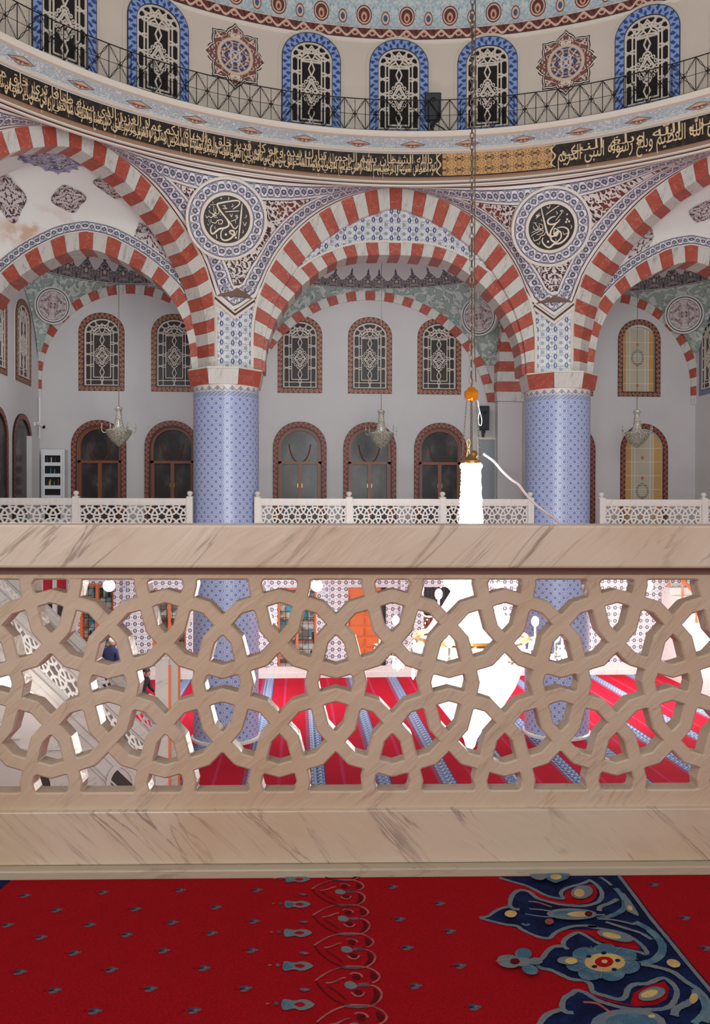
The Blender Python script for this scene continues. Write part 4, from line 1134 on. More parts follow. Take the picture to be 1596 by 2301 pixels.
# ------------------------------------------------------------------ gallery slab and its far balustrade
m = MB(); m.box(-9.65, 9.98, 18.55, YB+.4, ZG-.35, ZG); m.build('floor_gallery', mCream, label='floor slab of the far gallery', kind='structure')
PF = .268; FW = .0155
def lat_plate(x0, x1, h, pit, w, res, th, rowz=None, rx=None, rz=None, frame=.03, off=0.0, bev=0, mp=None, y0=0, tol=None):
    rowz = rowz or pit*.88; rx = rx or pit*.718; rz = rz or pit*.772; S = rosette(x0, x1, pit, rowz, rx, rz, w, off)
    def f(X, Z):
        a = seg_field(X, Z, S, w); bx = np.minimum(np.minimum(X-x0, x1-X), np.minimum(Z+h/2, h/2-Z))-frame
        return np.minimum(a, bx)
    return plate(f, (x0, x1, -h/2, h/2), res, th, outline=[(x0, -h/2), (x1, -h/2), (x1, h/2), (x0, h/2)], bev=bev, mp=mp, y0=y0, tol=tol)
me_lat = lat_plate(-1.0, 1.0, .52, PF, FW, .009, .05, frame=.022).mesh('lattice', mWhiteM)
posts = [(-9.45, -6.83, -4.44), (-3.0, -1.03, 1.01, 2.95), (4.55, 6.87, 9.3)]
blab = ['left', 'middle', 'right']
pm = MB(); pm.box(-.065, .065, -.09, .09, ZG, .16); pm.lathe([(.09, .16), (.075, .18), (.05, .19), (.03, .2), (.055, .225), (.065, .25), (.05, .285), (.01, .30)], (0, 0), 12); me_post = pm.mesh('post', mWhiteM)
for gi, g in enumerate(posts):
    r = empty('balustrade', (0, 18.75, 0), label='white marble far gallery balustrade with pierced rosette panels, %s bay' % blab[gi], cat='balustrade', group='far gallery balustrades')
    for x in g: inst('post', me_post, r, (x, 0, 0))
    for a, b in zip(g[:-1], g[1:]):
        L = b-a-.13; c = (a+b)/2
        m = MB(); m.box(c-L/2, c+L/2, -.07, .07, .035, .14); m.box(c-L/2, c+L/2, -.055, .055, .0, .035); m.build('top_rail', mWhiteM, r)
        inst('lattice', me_lat, r, (c, -.025, -.25), 0, (L/2, 1, 1))
        m = MB(); m.box(c-L/2, c+L/2, -.07, .07, ZG, -.50); m.build('bottom_rail', mWhiteM, r)
# ------------------------------------------------------------------ lower hall
ZF = -5.13
m = MB(); m.box(-14, 14, 2.8, YB+.4, ZF-.1, ZF); m.build('floor', mCarpL, label='wide red prayer carpet with blue bands covering the lower hall floor', kind='structure')
# window niches: (x0,x1,z0,z1, kind)
def bx(px): return CX+YB*math.tan(math.atan((px-798)/F)+YAW)
def bzz(py): return (1135.5-py)/F*YB*1.003
nic = [(bx(178), bx(255), -4.25, -2.32, 'case'), (bx(342), bx(418), -4.30, -2.50, 'case'), (bx(624), bx(712), -4.95, -2.45, 'case'), (bx(783), bx(868), -4.98, -2.45, 'door'), (bx(953), bx(1015), -4.98, -2.45, 'dark'), (bx(88), bx(152), -3.4, -2.0, 'wwin')]
hs_ = [[(a, c), (b, c), (b, d), (a, d)] for a, b, c, d, _ in nic]
m = wall_with_holes([(-14, ZF), (14, ZF), (14, ZG-.35), (-14, ZG-.35)], hs_, YB, .4, mGT, 'w')
gw = m.build('wall_lower', mGT, label='lower hall back wall clad in white tiles with dark rings', kind='structure', recalc=False); tymp_uv(gw)
m = MB(); m.box(-14, 14, YB-.05, YB, ZF, ZF+.16); m.box(-14, 14, YB-.03, YB, ZF+.16, ZF+.34); m.build('baseboard_back', mWhiteM, gw)
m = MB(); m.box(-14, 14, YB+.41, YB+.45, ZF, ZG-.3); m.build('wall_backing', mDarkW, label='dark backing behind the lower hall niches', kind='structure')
for i, x in enumerate((bx(282), bx(735), bx(600), bx(905), bx(1340))):
    m = MB(); m.box(x-.07, x+.07, YB-.06, YB, ZF+.34, ZG-.35); m.build('tile_strip', mTile, gw)
rb = random.Random(4)
bookc = [C(200, 196, 186), C(40, 44, 60), C(70, 120, 140), C(120, 46, 40), C(30, 60, 56), C(180, 150, 100), C(60, 160, 180)]
mBk = [mat('book_cover_%s' % n, c, .6) for n, c in zip(('cream', 'navy', 'teal', 'maroon', 'green', 'tan', 'turquoise'), bookc)]
for k, (a, b, c, d, kd) in enumerate(nic):
    if kd == 'case':
        r = empty('bookcase', (0, YB+.1, 0), label='orange bookcase with gridded glass doors in the lower wall, %s' % ('beside the marble stairs', 'second from the marble stairs', 'left of the tall wooden door')[k], cat='bookcase')
        m = MB(); t = .07; m.box(a, a+t, 0, .3, c, d); m.box(b-t, b, 0, .3, c, d); m.box(a, b, 0, .3, d-t, d); m.box(a, b, 0, .3, c, c+t); m.box((a+b)/2-.04, (a+b)/2+.04, -.02, .05, c, d); m.build('frame', mWoodO, r)
        m = MB(); m.box(a, b, .1, .12, c, d); 
        z = c+.3
        sh = MB()
        while z < d-.2: sh.box(a+t, b-t, .08, .28, z, z+.02); z += .6
        sh.build('shelves', mWood, r)
        g = MB(); zz = c+t
        while zz < d-t: g.box(a+t, b-t, .0, .012, zz, zz+.014); zz += .19
        xx = a+t+.16
        while xx < b-t: g.box(xx, xx+.014, .0, .012, c+t, d-t); xx += .17
        g.build('glazing_bars', mBlack, r)
        m = MB(); m.box(a+t, b-t, .29, .3, c, d); m.build('back', mat('bookcase_back_%d' % k, lambda: (lambda x, y, z: mixc(ss(noise(vec(x, y, z), 3.2, 2), .42, .55), C(206, 212, 200), mixc(ss(noise(vec(z, y, x), 2.2, 1), .46, .56), C(120, 112, 104), C(60, 164, 184))))(*objc()), .5), r)
        z = c+.32
        while z < d-.35:
            x = a+t+.02
            while x < b-t-.05:
                wd = rb.uniform(.025, .055); h = rb.uniform(.2, .3)
                if rb.random() < .2:
                    m = MB(); m.box(x, x+wd*.94, .12, .26, z, z+h); o = m.build('book', rb.choice(mBk)); o.location.y = YB+.1
                    tag(o, 'spine of a book on the glazed bookcase shelves, %s' % ('beside the marble stairs', 'second from the marble stairs', 'left of the tall wooden door')[k], 'book', 'books in bookcase %s' % 'abc'[k])
                x += wd+rb.choice((0, 0, .02, .06))
            z += .6
    elif kd == 'door':
        r = empty('door_1', (0, YB+.1, 0), label='tall orange panelled wooden door in the lower wall', kind='structure')
        m = MB(); m.box(a, b, 0, .08, c, d); m.build('leaf', mWoodO, r)
        m = MB(); m.box(b-.13, b, -.03, .1, c, d); m.build('side_frame', mSpk2, r)
        z = c+.1
        while z < d-.2:
            for x0, x1 in ((a+.06, (a+b)/2-.1), ((a+b)/2-.04, b-.2)):
                m = MB(); m.box(x0, x1, -.03, 0, z, z+.26); m.box(x0+.04, x1-.04, -.045, -.03, z+.04, z+.22); m.build('panel', mWoodO, r)
            z += .32
    elif kd == 'dark':
        r = empty('cabinet', (0, YB+.1, 0), label='brown cabinet with leaded glass in the lower wall behind the big chandelier', cat='cabinet')
        m = MB(); m.box(a, b, .05, .12, c, d-.9); m.build('body', mWood, r); m = MB(); m.box(a, b, .1, .12, d-.9, d); m.build('pane', mGlassG, r)
        g = MB(); 
        for i in range(8): g.box(a+(b-a)*i/7-.01, a+(b-a)*i/7+.01, .05, .07, c, d)
        for i in range(9): g.box(a, b, .05, .07, c+(d-c)*i/9-.008, c+(d-c)*i/9+.008)
        g.build('glazing_bars', mBlack, r)
    else:
        r = empty('window_%d' % (wn+1), (0, YB+.1, 0), label='small white framed window with red blind above the marble stairs', kind='structure'); wn += 1
        m = MB(); m.box(a, b, .1, .12, c, d-.45); m.build('pane', mGlassG, r); m = MB(); m.box(a, b, .05, .09, d-.6, d); m.build('blind', mat('red_blind', C(190, 40, 50), .7), r)
        m = MB(); m.box(a, a+.07, 0, .1, c, d); m.box(b-.07, b, 0, .1, c, d); m.box((a+b)/2-.06, (a+b)/2+.06, 0, .1, c, d); m.box(a, b, 0, .1, c, c+.07); m.box(a, b, 0, .1, d-.07, d); m.build('frame', mBookW, r)
# low table with books under the third bookcase
# ------------------------------------------------------------------ near gallery: floor, carpet, marble balustrade
BB = YAW-.0227; NX = Vector((math.cos(BB), -math.sin(BB), 0)); NY = Vector((math.sin(BB), math.cos(BB), 0))
NO = Vector((CX+2.1*math.sin(YAW), 2.1*math.cos(YAW), 0))
FZ = -.882
m = MB(); m.m = Matrix.Translation(NO) @ Matrix.Rotation(-BB, 4, 'Z'); m.box(-3.2, 3.2, -4.2, .2, FZ-.4, FZ-.008); m.build('floor_near', mKerb, label='floor slab of the near gallery under the carpet', kind='structure')
nb = empty('balustrade', NO, -BB, label='near veined marble balustrade with large pierced rosette lattice across the picture', cat='balustrade')
bm = MB(); bm.box(-3.0, 3.0, -.035, .17, -.150, -.047); me = bm.mesh('cap', mNear)
def bevel_obj(name, me, parent, w, mt=None):
    o = inst(name, me, parent); md = o.modifiers.new('bevel', 'BEVEL'); md.width = w; md.segments = 2; md.limit_method = 'ANGLE'; return o
bevel_obj('cap', me, nb, .006)
bm = MB(); bm.box(-3.0, 3.0, .012, .14, -.170, -.150); bm.build('groove', mat('groove_shade_stain', C(150, 112, 100), .6), nb)  # darker colour paints in the shadow under the cap, with a reddish stain
def near_lat():
    x0, x1, z0, z1 = -2.95, 2.95, -.735, -.168; zc = -.4326; pit = .2746; w = .0165
    S = [(a, b+zc, c, d+zc, e) for a, b, c, d, e in rosette(x0, x1, pit, .240, .197, .2122, w, -.457)]
    def f(X, Z):
        a = seg_field(X, Z, S, w); bx = np.minimum(np.minimum(X-x0, x1-X)-.03, np.minimum(Z-(-.694), -.181-Z)); 
        k = .006; h = np.clip(.5+.5*(bx-a)/k, 0, 1); return bx*(1-h)+a*h-k*h*(1-h)
    return plate(f, (x0, x1, z0, z1), .0040, .052, outline=[(x0, z0), (x1, z0), (x1, z1), (x0, z1)], bev=.004, tol=.0007)
near_lat().build('lattice', mLat, nb)
bm = MB(); bm.box(-3.0, 3.0, -.018, .12, -.862, -.7345); bevel_obj('plinth', bm.mesh('plinth', mNear2), nb, .003)
bm = MB(); bm.box(-3.0, 3.0, -.048, .14, FZ-.006, -.8625); bevel_obj('kerb', bm.mesh('kerb', mKerb), nb, .004)
# carpet
cp = empty('carpet', (0, 0, 0), label='deep red pile carpet with sprigs and a blue floral border before the balustrade', cat='carpet')
def quad(px): return [onZ(*p, FZ) for p in px]
L0 = NO+NY*(-.05); m = MB()
P = []
lft = onZ(15, 1990, FZ); lft2 = onZ(-30, 2080, FZ)
c_ = [L0+NX*((lft-L0).dot(NX))+Vector((0, 0, FZ)), L0+NX*3.1+Vector((0, 0, FZ)), L0+NX*3.1-NY*4+Vector((0, 0, FZ)), lft2-NY*3.2-NX*.6]
c_[0].z = FZ; c_[3].z = FZ
m.add([tuple(v) for v in c_]+[tuple(v-Vector((0, 0, .008))) for v in c_], [(3, 2, 1, 0), (4, 5, 6, 7), (0, 1, 5, 4), (1, 2, 6, 5), (2, 3, 7, 6), (3, 0, 4, 7)])
m.build('field', mCarp, cp)
# dark navy neighbour carpet peeping out at the left
m = MB(); e0 = c_[0]-NX*.002; e1 = c_[3]-NX*.002
m.add([tuple(e0), tuple(e1), tuple(e1-NX*1.2), tuple(e0-NX*1.2)]+[tuple(v-Vector((0, 0, .008))) for v in (e0, e1, e1-NX*1.2, e0-NX*1.2)], [(0, 1, 2, 3), (0, 3, 7, 4), (0, 4, 5, 1), (4, 7, 6, 5)])
o = m.build('carpet', mPNavy); tag(o, 'sliver of a navy carpet at the left end of the red one', 'carpet')
PMATS = [mPNavy, mPGrey, mPBlue, mPRed, mPYel, mPPink, mPDark, mPSprig]
NAVY, GREY, BLUE, RED, YEL, PINK, DARK, SPR = range(8)
KA = lambda x, y: (600+x/5.32, 1960+y/5.32)
KB = lambda x, y: (1060+x/5.32, 1960+y/5.32)
KC = lambda x, y: (1296+x/5.32, 1960+y/5.32)
rj = random.Random(3)
class Art:
    def __init__(s): s.m = MB(); s.k = 0
    def fill(s, pts, c, sm=True, h=None):
        s.k += 1; z = FZ+(h if h is not None else .0004+.00012*s.k)
        W_ = [onZ(*p, FZ) for p in pts]; W_ = [Vector((p.x, p.y, 0)) for p in W_]
        if sm: W_ = [Vector((a, b, 0)) for a, b in smoothpoly([(p.x, p.y) for p in W_], 5, True)]
        s.poly(W_, c, z); return s
    def poly(s, W_, c, z):
        y = [(p[0]+rj.uniform(-.0004, .0004), p[1]+rj.uniform(-.0004, .0004)) for p in W_]
        n = len(y); vo, eo, fo, ov, oe, of = delaunay_2d_cdt([Vector(p) for p in y], [(i, (i+1) % n) for i in range(n)], [], 1, 1e-7)
        keep = []
        for t in fo:
            cx = sum(vo[i][0] for i in t)/3; cy = sum(vo[i][1] for i in t)/3; ins = False
            for i in range(n):
                a, b = y[i], y[(i+1) % n]
                if (a[1] > cy) != (b[1] > cy) and cx < (b[0]-a[0])*(cy-a[1])/(b[1]-a[1])+a[0]: ins = not ins
            if ins: keep.append(tuple(t))
        s.m.cur = c; s.m.add([(p[0], p[1], z) for p in vo], keep)
    def rib(s, pts, w, c, world=False, sm=True, taper=False):
        s.k += 1; z = FZ+.0004+.00012*s.k
        W_ = pts if world else [(lambda q: (q.x, q.y))(onZ(*p, FZ)) for p in pts]
        if sm and len(W_) > 2: W_ = smoothpoly(W_, 6)
        P = []
        for i, p in enumerate(W_):
            a = W_[max(0, i-1)]; b = W_[min(len(W_)-1, i+1)]; dx, dy = b[0]-a[0], b[1]-a[1]; L = math.hypot(dx, dy) or 1; nx, ny = -dy/L, dx/L
            ww = w/2*(1+rj.uniform(-.12, .12)); 
            if taper: ww *= min(1, .35+2.2*min(i, len(W_)-1-i)/len(W_))
            P.append([(p[0]-nx*ww, p[1]-ny*ww, z), (p[0]+nx*ww, p[1]+ny*ww, z)])
        s.m.cur = c; s.m.grid(P); return s
    def ell(s, c, rx, ry, col, rot=0, world=None):
        n = 18; pts = [(c[0]+rx*math.cos(a)*math.cos(rot)-ry*math.sin(a)*math.sin(rot), c[1]+rx*math.cos(a)*math.sin(rot)+ry*math.sin(a)*math.cos(rot)) for a in [2*PI*i/n for i in range(n)]]
        if world: s.k += 1; s.poly(pts, col, FZ+.0004+.00012*s.k)
        else: s.fill(pts, col, False)
        return s
    def done(s, name): return s.m.build(name, PMATS, cp, recalc=False)
# the blue floral border
B_ = lambda L: [KB(*p) for p in L]; C_ = lambda L: [KC(*p) for p in L]
A = Art()
A.fill(B_([(350, 55), (500, 110), (700, 190), (900, 295), (1040, 335), (900, 345), (700, 250), (600, 215), (500, 260), (460, 400), (270, 480), (90, 550), (400, 630), (600, 690), (930, 795), (1060, 700), (1180, 690), (1110, 790), (1090, 890), (980, 900), (850, 1030), (780, 1100), (860, 1160), (1200, 1290), (1360, 1310), (1440, 1400), (1300, 1410), (1180, 1460), (1080, 1540), (1060, 1640), (900, 1710), (760, 1900), (760, 2300)])+C_([(1800, 2300), (1800, 1660), (1596, 1440), (1300, 1085), (1000, 710), (700, 330), (500, 40)]), NAVY, False)
A.fill(B_([(560, 165), (700, 200), (900, 300), (1100, 345), (1120, 240), (1250, 190), (1440, 150), (1500, 250), (1430, 350), (1250, 385), (1050, 370), (880, 330), (720, 240)]), RED)
A.fill(B_([(1010, 800), (1060, 740), (1180, 695), (1340, 690), (1500, 700)])+C_([(280, 695), (560, 760), (680, 820), (760, 925), (600, 905), (300, 835), (180, 765), (60, 720)])+B_([(1250, 715), (1130, 770), (1080, 830), (1040, 850)]), RED)
A.fill(B_([(1240, 1330), (1380, 1350)])+C_([(110, 1400), (350, 1520), (640, 1590), (680, 1450), (800, 1380), (1050, 1310), (1110, 1400), (1080, 1520), (960, 1590), (700, 1610), (420, 1560), (180, 1480), (0, 1400)]), RED, False)
def G(L, w=.0105, c=GREY): A.rib(L, w, c)
G(B_([(330, 70), (500, 120), (640, 160), (760, 215), (900, 285), (1030, 315), (1095, 318), (1070, 270), (1085, 225), (1160, 185), (1250, 160), (1350, 130), (1420, 95)]), .0095)
G(C_([(150, 95), (220, 140), (285, 210), (305, 280), (270, 350), (180, 390), (60, 408)])+B_([(1180, 402), (1050, 388), (900, 352), (780, 310), (690, 240), (600, 218), (520, 245), (475, 310), (460, 400), (500, 440), (575, 450)]), .0105)
G(B_([(450, 415), (350, 440), (270, 480), (200, 530), (100, 550)]), .009); G(B_([(100, 552), (250, 595), (400, 630), (540, 650), (600, 690), (700, 740), (820, 785), (930, 795), (985, 745), (1060, 700), (1200, 655), (1340, 645), (1500, 655)])+C_([(150, 660), (400, 700), (560, 740), (680, 800), (780, 880), (840, 960), (815, 985), (760, 965), (600, 932), (400, 900), (250, 850), (120, 770), (40, 732)])+B_([(1250, 732), (1170, 770), (1110, 820), (1100, 880), (1150, 930)]), .0095)
G(B_([(600, 620), (660, 640), (690, 620)]), .008, BLUE)
G(B_([(1100, 890), (980, 900), (900, 960), (850, 1030), (770, 1080), (700, 1100)]), .010); G(B_([(780, 1110), (830, 1155), (950, 1180), (1080, 1240), (1200, 1290), (1350, 1305), (1420, 1350)])+C_([(200, 1440), (350, 1490), (500, 1530), (580, 1500), (620, 1400), (700, 1350), (850, 1340), (1000, 1280), (1080, 1290), (1170, 1370), (1200, 1460), (1150, 1580), (1050, 1640), (850, 1655), (600, 1640), (400, 1590), (250, 1540), (100, 1450), (0, 1425)])+B_([(1200, 1460), (1110, 1520), (1085, 1620), (1130, 1680), (1220, 1690)]), .0105)
G(B_([(1070, 1650), (930, 1700), (850, 1770), (780, 1900)]), .011)
G(C_([(500, 40), (700, 305), (900, 575), (1100, 815), (1300, 1065), (1596, 1420), (1800, 1660)]), .0085, GREY); G(C_([(540, 50), (740, 310), (940, 575), (1140, 815), (1340, 1065), (1630, 1410)]), .0022, NAVY)
A.rib(C_([(250, 565), (420, 530), (560, 450), (575, 350), (520, 260), (460, 200)]), .013, BLUE); A.rib(C_([(270, 475), (285, 425), (400, 380), (490, 330)]), .011, GREY); A.rib(C_([(285, 70), (360, 120), (420, 170)]), .008, GREY)
A.fill(C_([(560, 260), (640, 350), (700, 440), (745, 535), (650, 500), (590, 450)]), GREY); A.ell(KC(640, 440), 7, 5, YEL, .8)
A.rib(C_([(250, 570), (450, 585), (700, 640)]), .007, GREY); A.rib(C_([(700, 610), (850, 690), (960, 790), (1025, 890), (1010, 990), (920, 1070), (770, 1110)]), .0165, BLUE); A.rib(C_([(350, 610), (600, 690), (760, 740), (900, 820)]), .009, GREY)
A.rib(C_([(770, 1115), (950, 1150), (1150, 1210), (1300, 1320), (1450, 1420), (1545, 1530), (1580, 1650), (1540, 1814)]), .012, GREY); A.rib(C_([(1400, 1420), (1500, 1520), (1540, 1640), (1500, 1740), (1400, 1830)]), .012, BLUE)
A.rib(C_([(1170, 1740), (1190, 1660), (1300, 1600), (1400, 1540), (1430, 1450)]), .014, GREY); A.ell(KC(1400, 1530), 9, 12, YEL, .3)
A.ell(KB(1320, 255), 25, 15, GREY, -.15).ell(KB(1290, 265), 12, 9, YEL)
A.ell(KC(460, 785), 42, 10, GREY, .22).ell(KC(420, 780), 22, 6, YEL, .2); A.ell(KC(900, 1480), 31, 15, GREY, -.25).ell(KC(870, 1480), 20, 8, YEL, -.25)
A.ell(KC(1160, 1115), 16, 9, YEL, .25)
for k in range(7):
    a = 2*PI*k/7+.3; A.ell(KC(320+300*math.cos(a), 1110+140*math.sin(a)), 29, 17, BLUE, 0)
A.ell(KC(320, 1110), 62, 28, BLUE).ell(KC(340, 1110), 46, 21, YEL).ell(KC(330, 1105), 21, 12, RED).ell(KC(335, 1100), 7, 4, YEL)
for x, y in ((145, 1040), (325, 1000), (490, 1090), (450, 1200), (215, 1165)): A.ell(KC(x, y), 6, 3.5, NAVY)
for k in range(7):
    a = 2*PI*k/7+.3+PI/7; A.rib([KC(320+250*math.cos(a), 1110+120*math.sin(a)), KC(320+420*math.cos(a), 1110+200*math.sin(a))], .002, GREY)
A.ell(KB(1150, 1100), 24, 9, GREY, .05).ell(KB(1190, 1105), 14, 7, YEL)
A.ell(KB(450, 1110), 28, 15, GREY, .1).ell(KB(620, 1020), 19, 13, BLUE).ell(KB(700, 1210), 19, 11, BLUE, .3).ell(KB(760, 1110), 18, 8, GREY).ell(KB(600, 1120), 22, 10, GREY).ell(KB(520, 1115), 11, 7, DARK)
A.rib([KB(290, 1112), KB(380, 1112)], .004, PINK)
A.ell(KB(1200, 545), 57, 13, GREY, .02).ell(KB(1180, 540), 38, 7, BLUE).ell(KB(1300, 548), 30, 6, YEL).ell(KB(1400, 545), 9, 6, DARK)
A.rib(B_([(690, 485), (830, 495), (1000, 520)]), .0055, GREY); A.rib(B_([(640, 545), (720, 560), (860, 580), (1000, 585)]), .0045, GREY); A.rib(B_([(680, 395), (800, 410), (960, 465)]), .005, PINK); A.ell(KB(930, 640), 10, 7, PINK).rib(B_([(1480, 560), (1596, 560)]), .006, GREY)
A.ell(KB(470, 548), 14, 8, YEL); A.fill(B_([(870, 70), (900, 130), (1000, 175), (1080, 150), (1150, 120), (1150, 60)]), BLUE); A.fill(B_([(700, 75), (760, 130), (860, 135), (900, 70)]), GREY); A.ell(KB(1010, 105), 13, 6, YEL)
A.ell(KC(620, 1880), 85, 34, GREY).ell(KC(650, 1880), 60, 24, BLUE).ell(KC(900, 1790), 8, 4, YEL)
A.rib(C_([(80, 1620), (250, 1640), (420, 1760)]), .006, PINK)
A.done('floral_border')
# hearts and buds: one unit traced, repeated along the carpet
c3 = onZ(*KA(950, 930), FZ); c4 = onZ(*KA(1000, 1390), FZ); c2 = onZ(*KA(910, 585), FZ); step = (c4-c2)/2
def loc(L): return [(lambda q: (q.x-c3.x, q.y-c3.y))(onZ(*KA(*p), FZ)) for p in L]
U = [(loc([(560, 885), (640, 830), (750, 775), (880, 740), (960, 735), (1100, 740), (1220, 780), (1275, 835), (1250, 880), (1195, 905)]), .0036, PINK), (loc([(560, 885), (640, 980), (740, 1060), (860, 1120), (1000, 1150)]), .0022, DARK), (loc([(1170, 930), (1240, 950), (1295, 1010), (1275, 1080), (1210, 1130), (1140, 1150)]), .0036, PINK),
     (loc([(880, 1140), (1000, 1155), (1140, 1150)]), .0055, SPR), (loc([(680, 910), (760, 900), (860, 860), (900, 855)]), .004, PINK), (loc([(945, 820), (990, 805), (1060, 820), (1085, 850)]), .0036, PINK), (loc([(960, 1010), (1020, 1045), (1080, 1040), (1105, 1005)]), .0036, PINK),
     (loc([(700, 940), (780, 990), (900, 1080)]), .0020, DARK)]
H = [(loc([(890, 900), (960, 885), (1030, 930), (980, 965), (900, 950)]), GREY), (loc([(1000, 820), (1050, 830), (1050, 870), (990, 870), (970, 840)]), DARK), (loc([(990, 980), (1050, 975), (1080, 1010), (1020, 1030)]), DARK), (loc([(1040, 910), (1140, 905), (1160, 935), (1050, 940)]), SPR),
     (loc([(1180, 790), (1250, 840), (1200, 880), (1170, 830)]), DARK), (loc([(1200, 960), (1265, 1010), (1250, 1080), (1170, 1120), (1210, 1040)]), DARK)]
BU = [(loc([(215, 690), (330, 700), (390, 690), (470, 695), (540, 735), (470, 775), (390, 785), (330, 770), (215, 780)]), GREY), (loc([(215, 700), (300, 710), (320, 735), (300, 760), (215, 770)]), BLUE), (loc([(330, 735), (390, 715), (450, 735), (390, 758)]), RED), (loc([(135, 710), (175, 725), (150, 745), (125, 735)]), SPR), (loc([(40, 720), (85, 727), (50, 738)]), PINK), (loc([(380, 600+0), (430, 590), (500, 605), (440, 622)]), SPR), (loc([(430, 598), (480, 603), (450, 612)]), PINK)]
for k in range(-3, 5):
    A = Art(); o_ = c3+step*k
    if (o_.y > NO.y+.25): continue
    for pts, c in H: A.k += 1; A.poly(smoothpoly([(x+o_.x, y+o_.y) for x, y in pts], 4, True), c, FZ+.0004+.0001*A.k)
    for pts, w, c in U: A.rib([(x+o_.x, y+o_.y) for x, y in pts], w*1.25, c, world=True)
    for pts, c in BU: A.k += 1; A.poly(smoothpoly([(x+o_.x, y+o_.y) for x, y in pts], 4, True), c, FZ+.0004+.0001*A.k)
    A.done('heart_motif')
SP = [(110, 465), (460, 450), (805, 440), (1150, 440), (250, 530), (605, 525), (965, 517), (30, 597), (400, 595), (770, 585), (1135, 580), (180, 652), (565, 640), (945, 633), (330, 722), (730, 712), (1125, 710), (85, 807), (495, 797), (910, 790), (240, 890), (670, 882), (1095, 882), (420, 983), (865, 980)]
SP = [(x/1.995, 1780+y/1.995) for x, y in SP]+[(796+x/1.995, 1780+y/1.995) for x, y in ((170, 425), (380, 500), (200, 570), (425, 625), (235, 698), (470, 780), (270, 870), (535, 965), (1340, 415), (1480, 565), (1575, 700))]
A = Art(); o_ = onZ(400, 2150, FZ); q = [(o_.x+a, o_.y+b) for a, b in ((0, 0),)][0]
for dx, dy, rx, ry in ((0, .0045, .006, .0036), (0, -.0045, .006, .0036), (.006, 0, .0055, .0036)): A.ell((dx*1.35, dy*1.35), rx*1.35, ry*1.35, SPR, 0, True)
A.ell((.0055, 0.001), .0028, .0022, GREY, 0, True); A.ell((-.004, 0), .0045, .002, NAVY, 0, True); A.ell((-.015, .001), .0025, .0012, DARK, 0, True)
me_sp = A.m.mesh('sprig', PMATS, recalc=False)
for x, y in SP:
    p = onZ(x, y, FZ); o = inst('sprig', me_sp, cp, (p.x, p.y, 0), .1+rj.uniform(-.1, .1))
# ------------------------------------------------------------------ ring gallery railing
rl = empty('railing', label='thin black wrought-iron railing along the edge of the dome gallery', cat='railing')
n0, n1 = -66, 66; dp = math.radians(2.95); RL = 8.42; zt = 8.33; zb_ = 7.70; zmid = 8.02
m = MB()
for z in (zt, zb_): m.tube([at_ring(i*dp/3, RL, z) for i in range(-69, 70)], .011, 5)
m.build('rails', mIron, rl)
pm = MB(); pm.tube([(0, 0, zb_-.03), (0, 0, zt)], .008, 5); me_bar = pm.mesh('bar', mIron)
w_ = dp*RL; pm = MB()
def wavy(a, b, amp=.02, k=3):
    a, b = np.array(a, float), np.array(b, float); d = b-a; n = np.array([-d[1], d[0]])/np.hypot(*d)
    return [(lambda q: (q[0], 0, q[1]))(a+d*t+n*amp*math.sin(2*PI*k*t)*math.sin(PI*t)) for t in np.linspace(0, 1, 17)]
cx_, cz_ = w_/2, (zt+zb_)/2
for a, b in (((0, zb_), (w_, zt)), ((0, zt), (w_, zb_))):
    for s in (1, -1): pm.tube(wavy(a, b, .024*s, 1.5), .0055, 4)
pm.tube([(0, 0, cz_), (w_, 0, cz_)], .0055, 4); pm.tube([(cx_, 0, zb_), (cx_, 0, zt)], .0055, 4); pm.sphere((cx_, 0, cz_), .018, 8, 4)
me_pan = pm.mesh('panel', mIron)
for i in range(-22, 23):
    a = i*dp; p = at_ring(a, RL, 0); inst('bar', me_bar, rl, p, -a); inst('panel', me_pan, rl, p, -a-dp/2)
# speaker on the ring gallery
def speaker(loc, rz, w, h, d, lab, tilt=.12):
    r = empty('speaker', loc, rz, label=lab, cat='speaker'); r.rotation_euler = (tilt, 0, rz)
    m = MB(); m.prism([(-w/2, -d/2), (w/2, -d/2), (w*.36, d/2), (-w*.36, d/2)], 0, h); o = m.mesh('cabinet', mSpk); bevel_obj('cabinet', o, r, .015)
    m = MB(); m.box(-w/2+.02, w/2-.02, -d/2-.015, -d/2, .03, h-.03); m.build('grille', mSpk2, r)
    m = MB(); m.lathe([(.045, 0), (.05, .01), (.02, .012)], (0, 0), 12); o = m.build('horn_dot', mIron, r); o.rotation_euler = (PI/2, 0, 0); o.location = (0, -d/2-.015, h*.72)
    m = MB(); m.box(-.05, .05, -.05, .05, -.10, 0); m.box(-.03, .03, -.02, .12, -.2, -.08); m.build('bracket', mSpk, r)
    return r
sp = onY(973, 255, RC[1]+8.56*math.cos(.09)); r = speaker((sp.x, RC[1]+8.58, 7.99), -.09, .34, .53, .28, 'black loudspeaker standing on the dome gallery between two drum windows')
m = MB(); m.box(-.11, .11, -.1, .1, 0, .03); m.box(-.025, .025, -.025, .025, 0, .16); o = m.build('speaker_stand', mSpk); o.location = (sp.x, RC[1]+8.58, 7.68); tag(o, 'small black stand foot under the dome gallery loudspeaker', 'stand')
m = MB(); q = Vector((sp.x, RC[1]+8.55, 0)); m.tube([(q.x+.05, q.y, 7.93), (q.x+.2, q.y-.02, 7.84), (q.x+.36, q.y, 7.72), (q.x+.55, q.y-.05, 7.69)], .012, 6); o = m.build('cable', mIron); tag(o, 'black cable running down beside the dome gallery loudspeaker', 'cable')
r = speaker((3.40, YB-.14, 2.25), 0, .30, .72, .24, 'dark wall loudspeaker behind the big chandelier chains', .05)
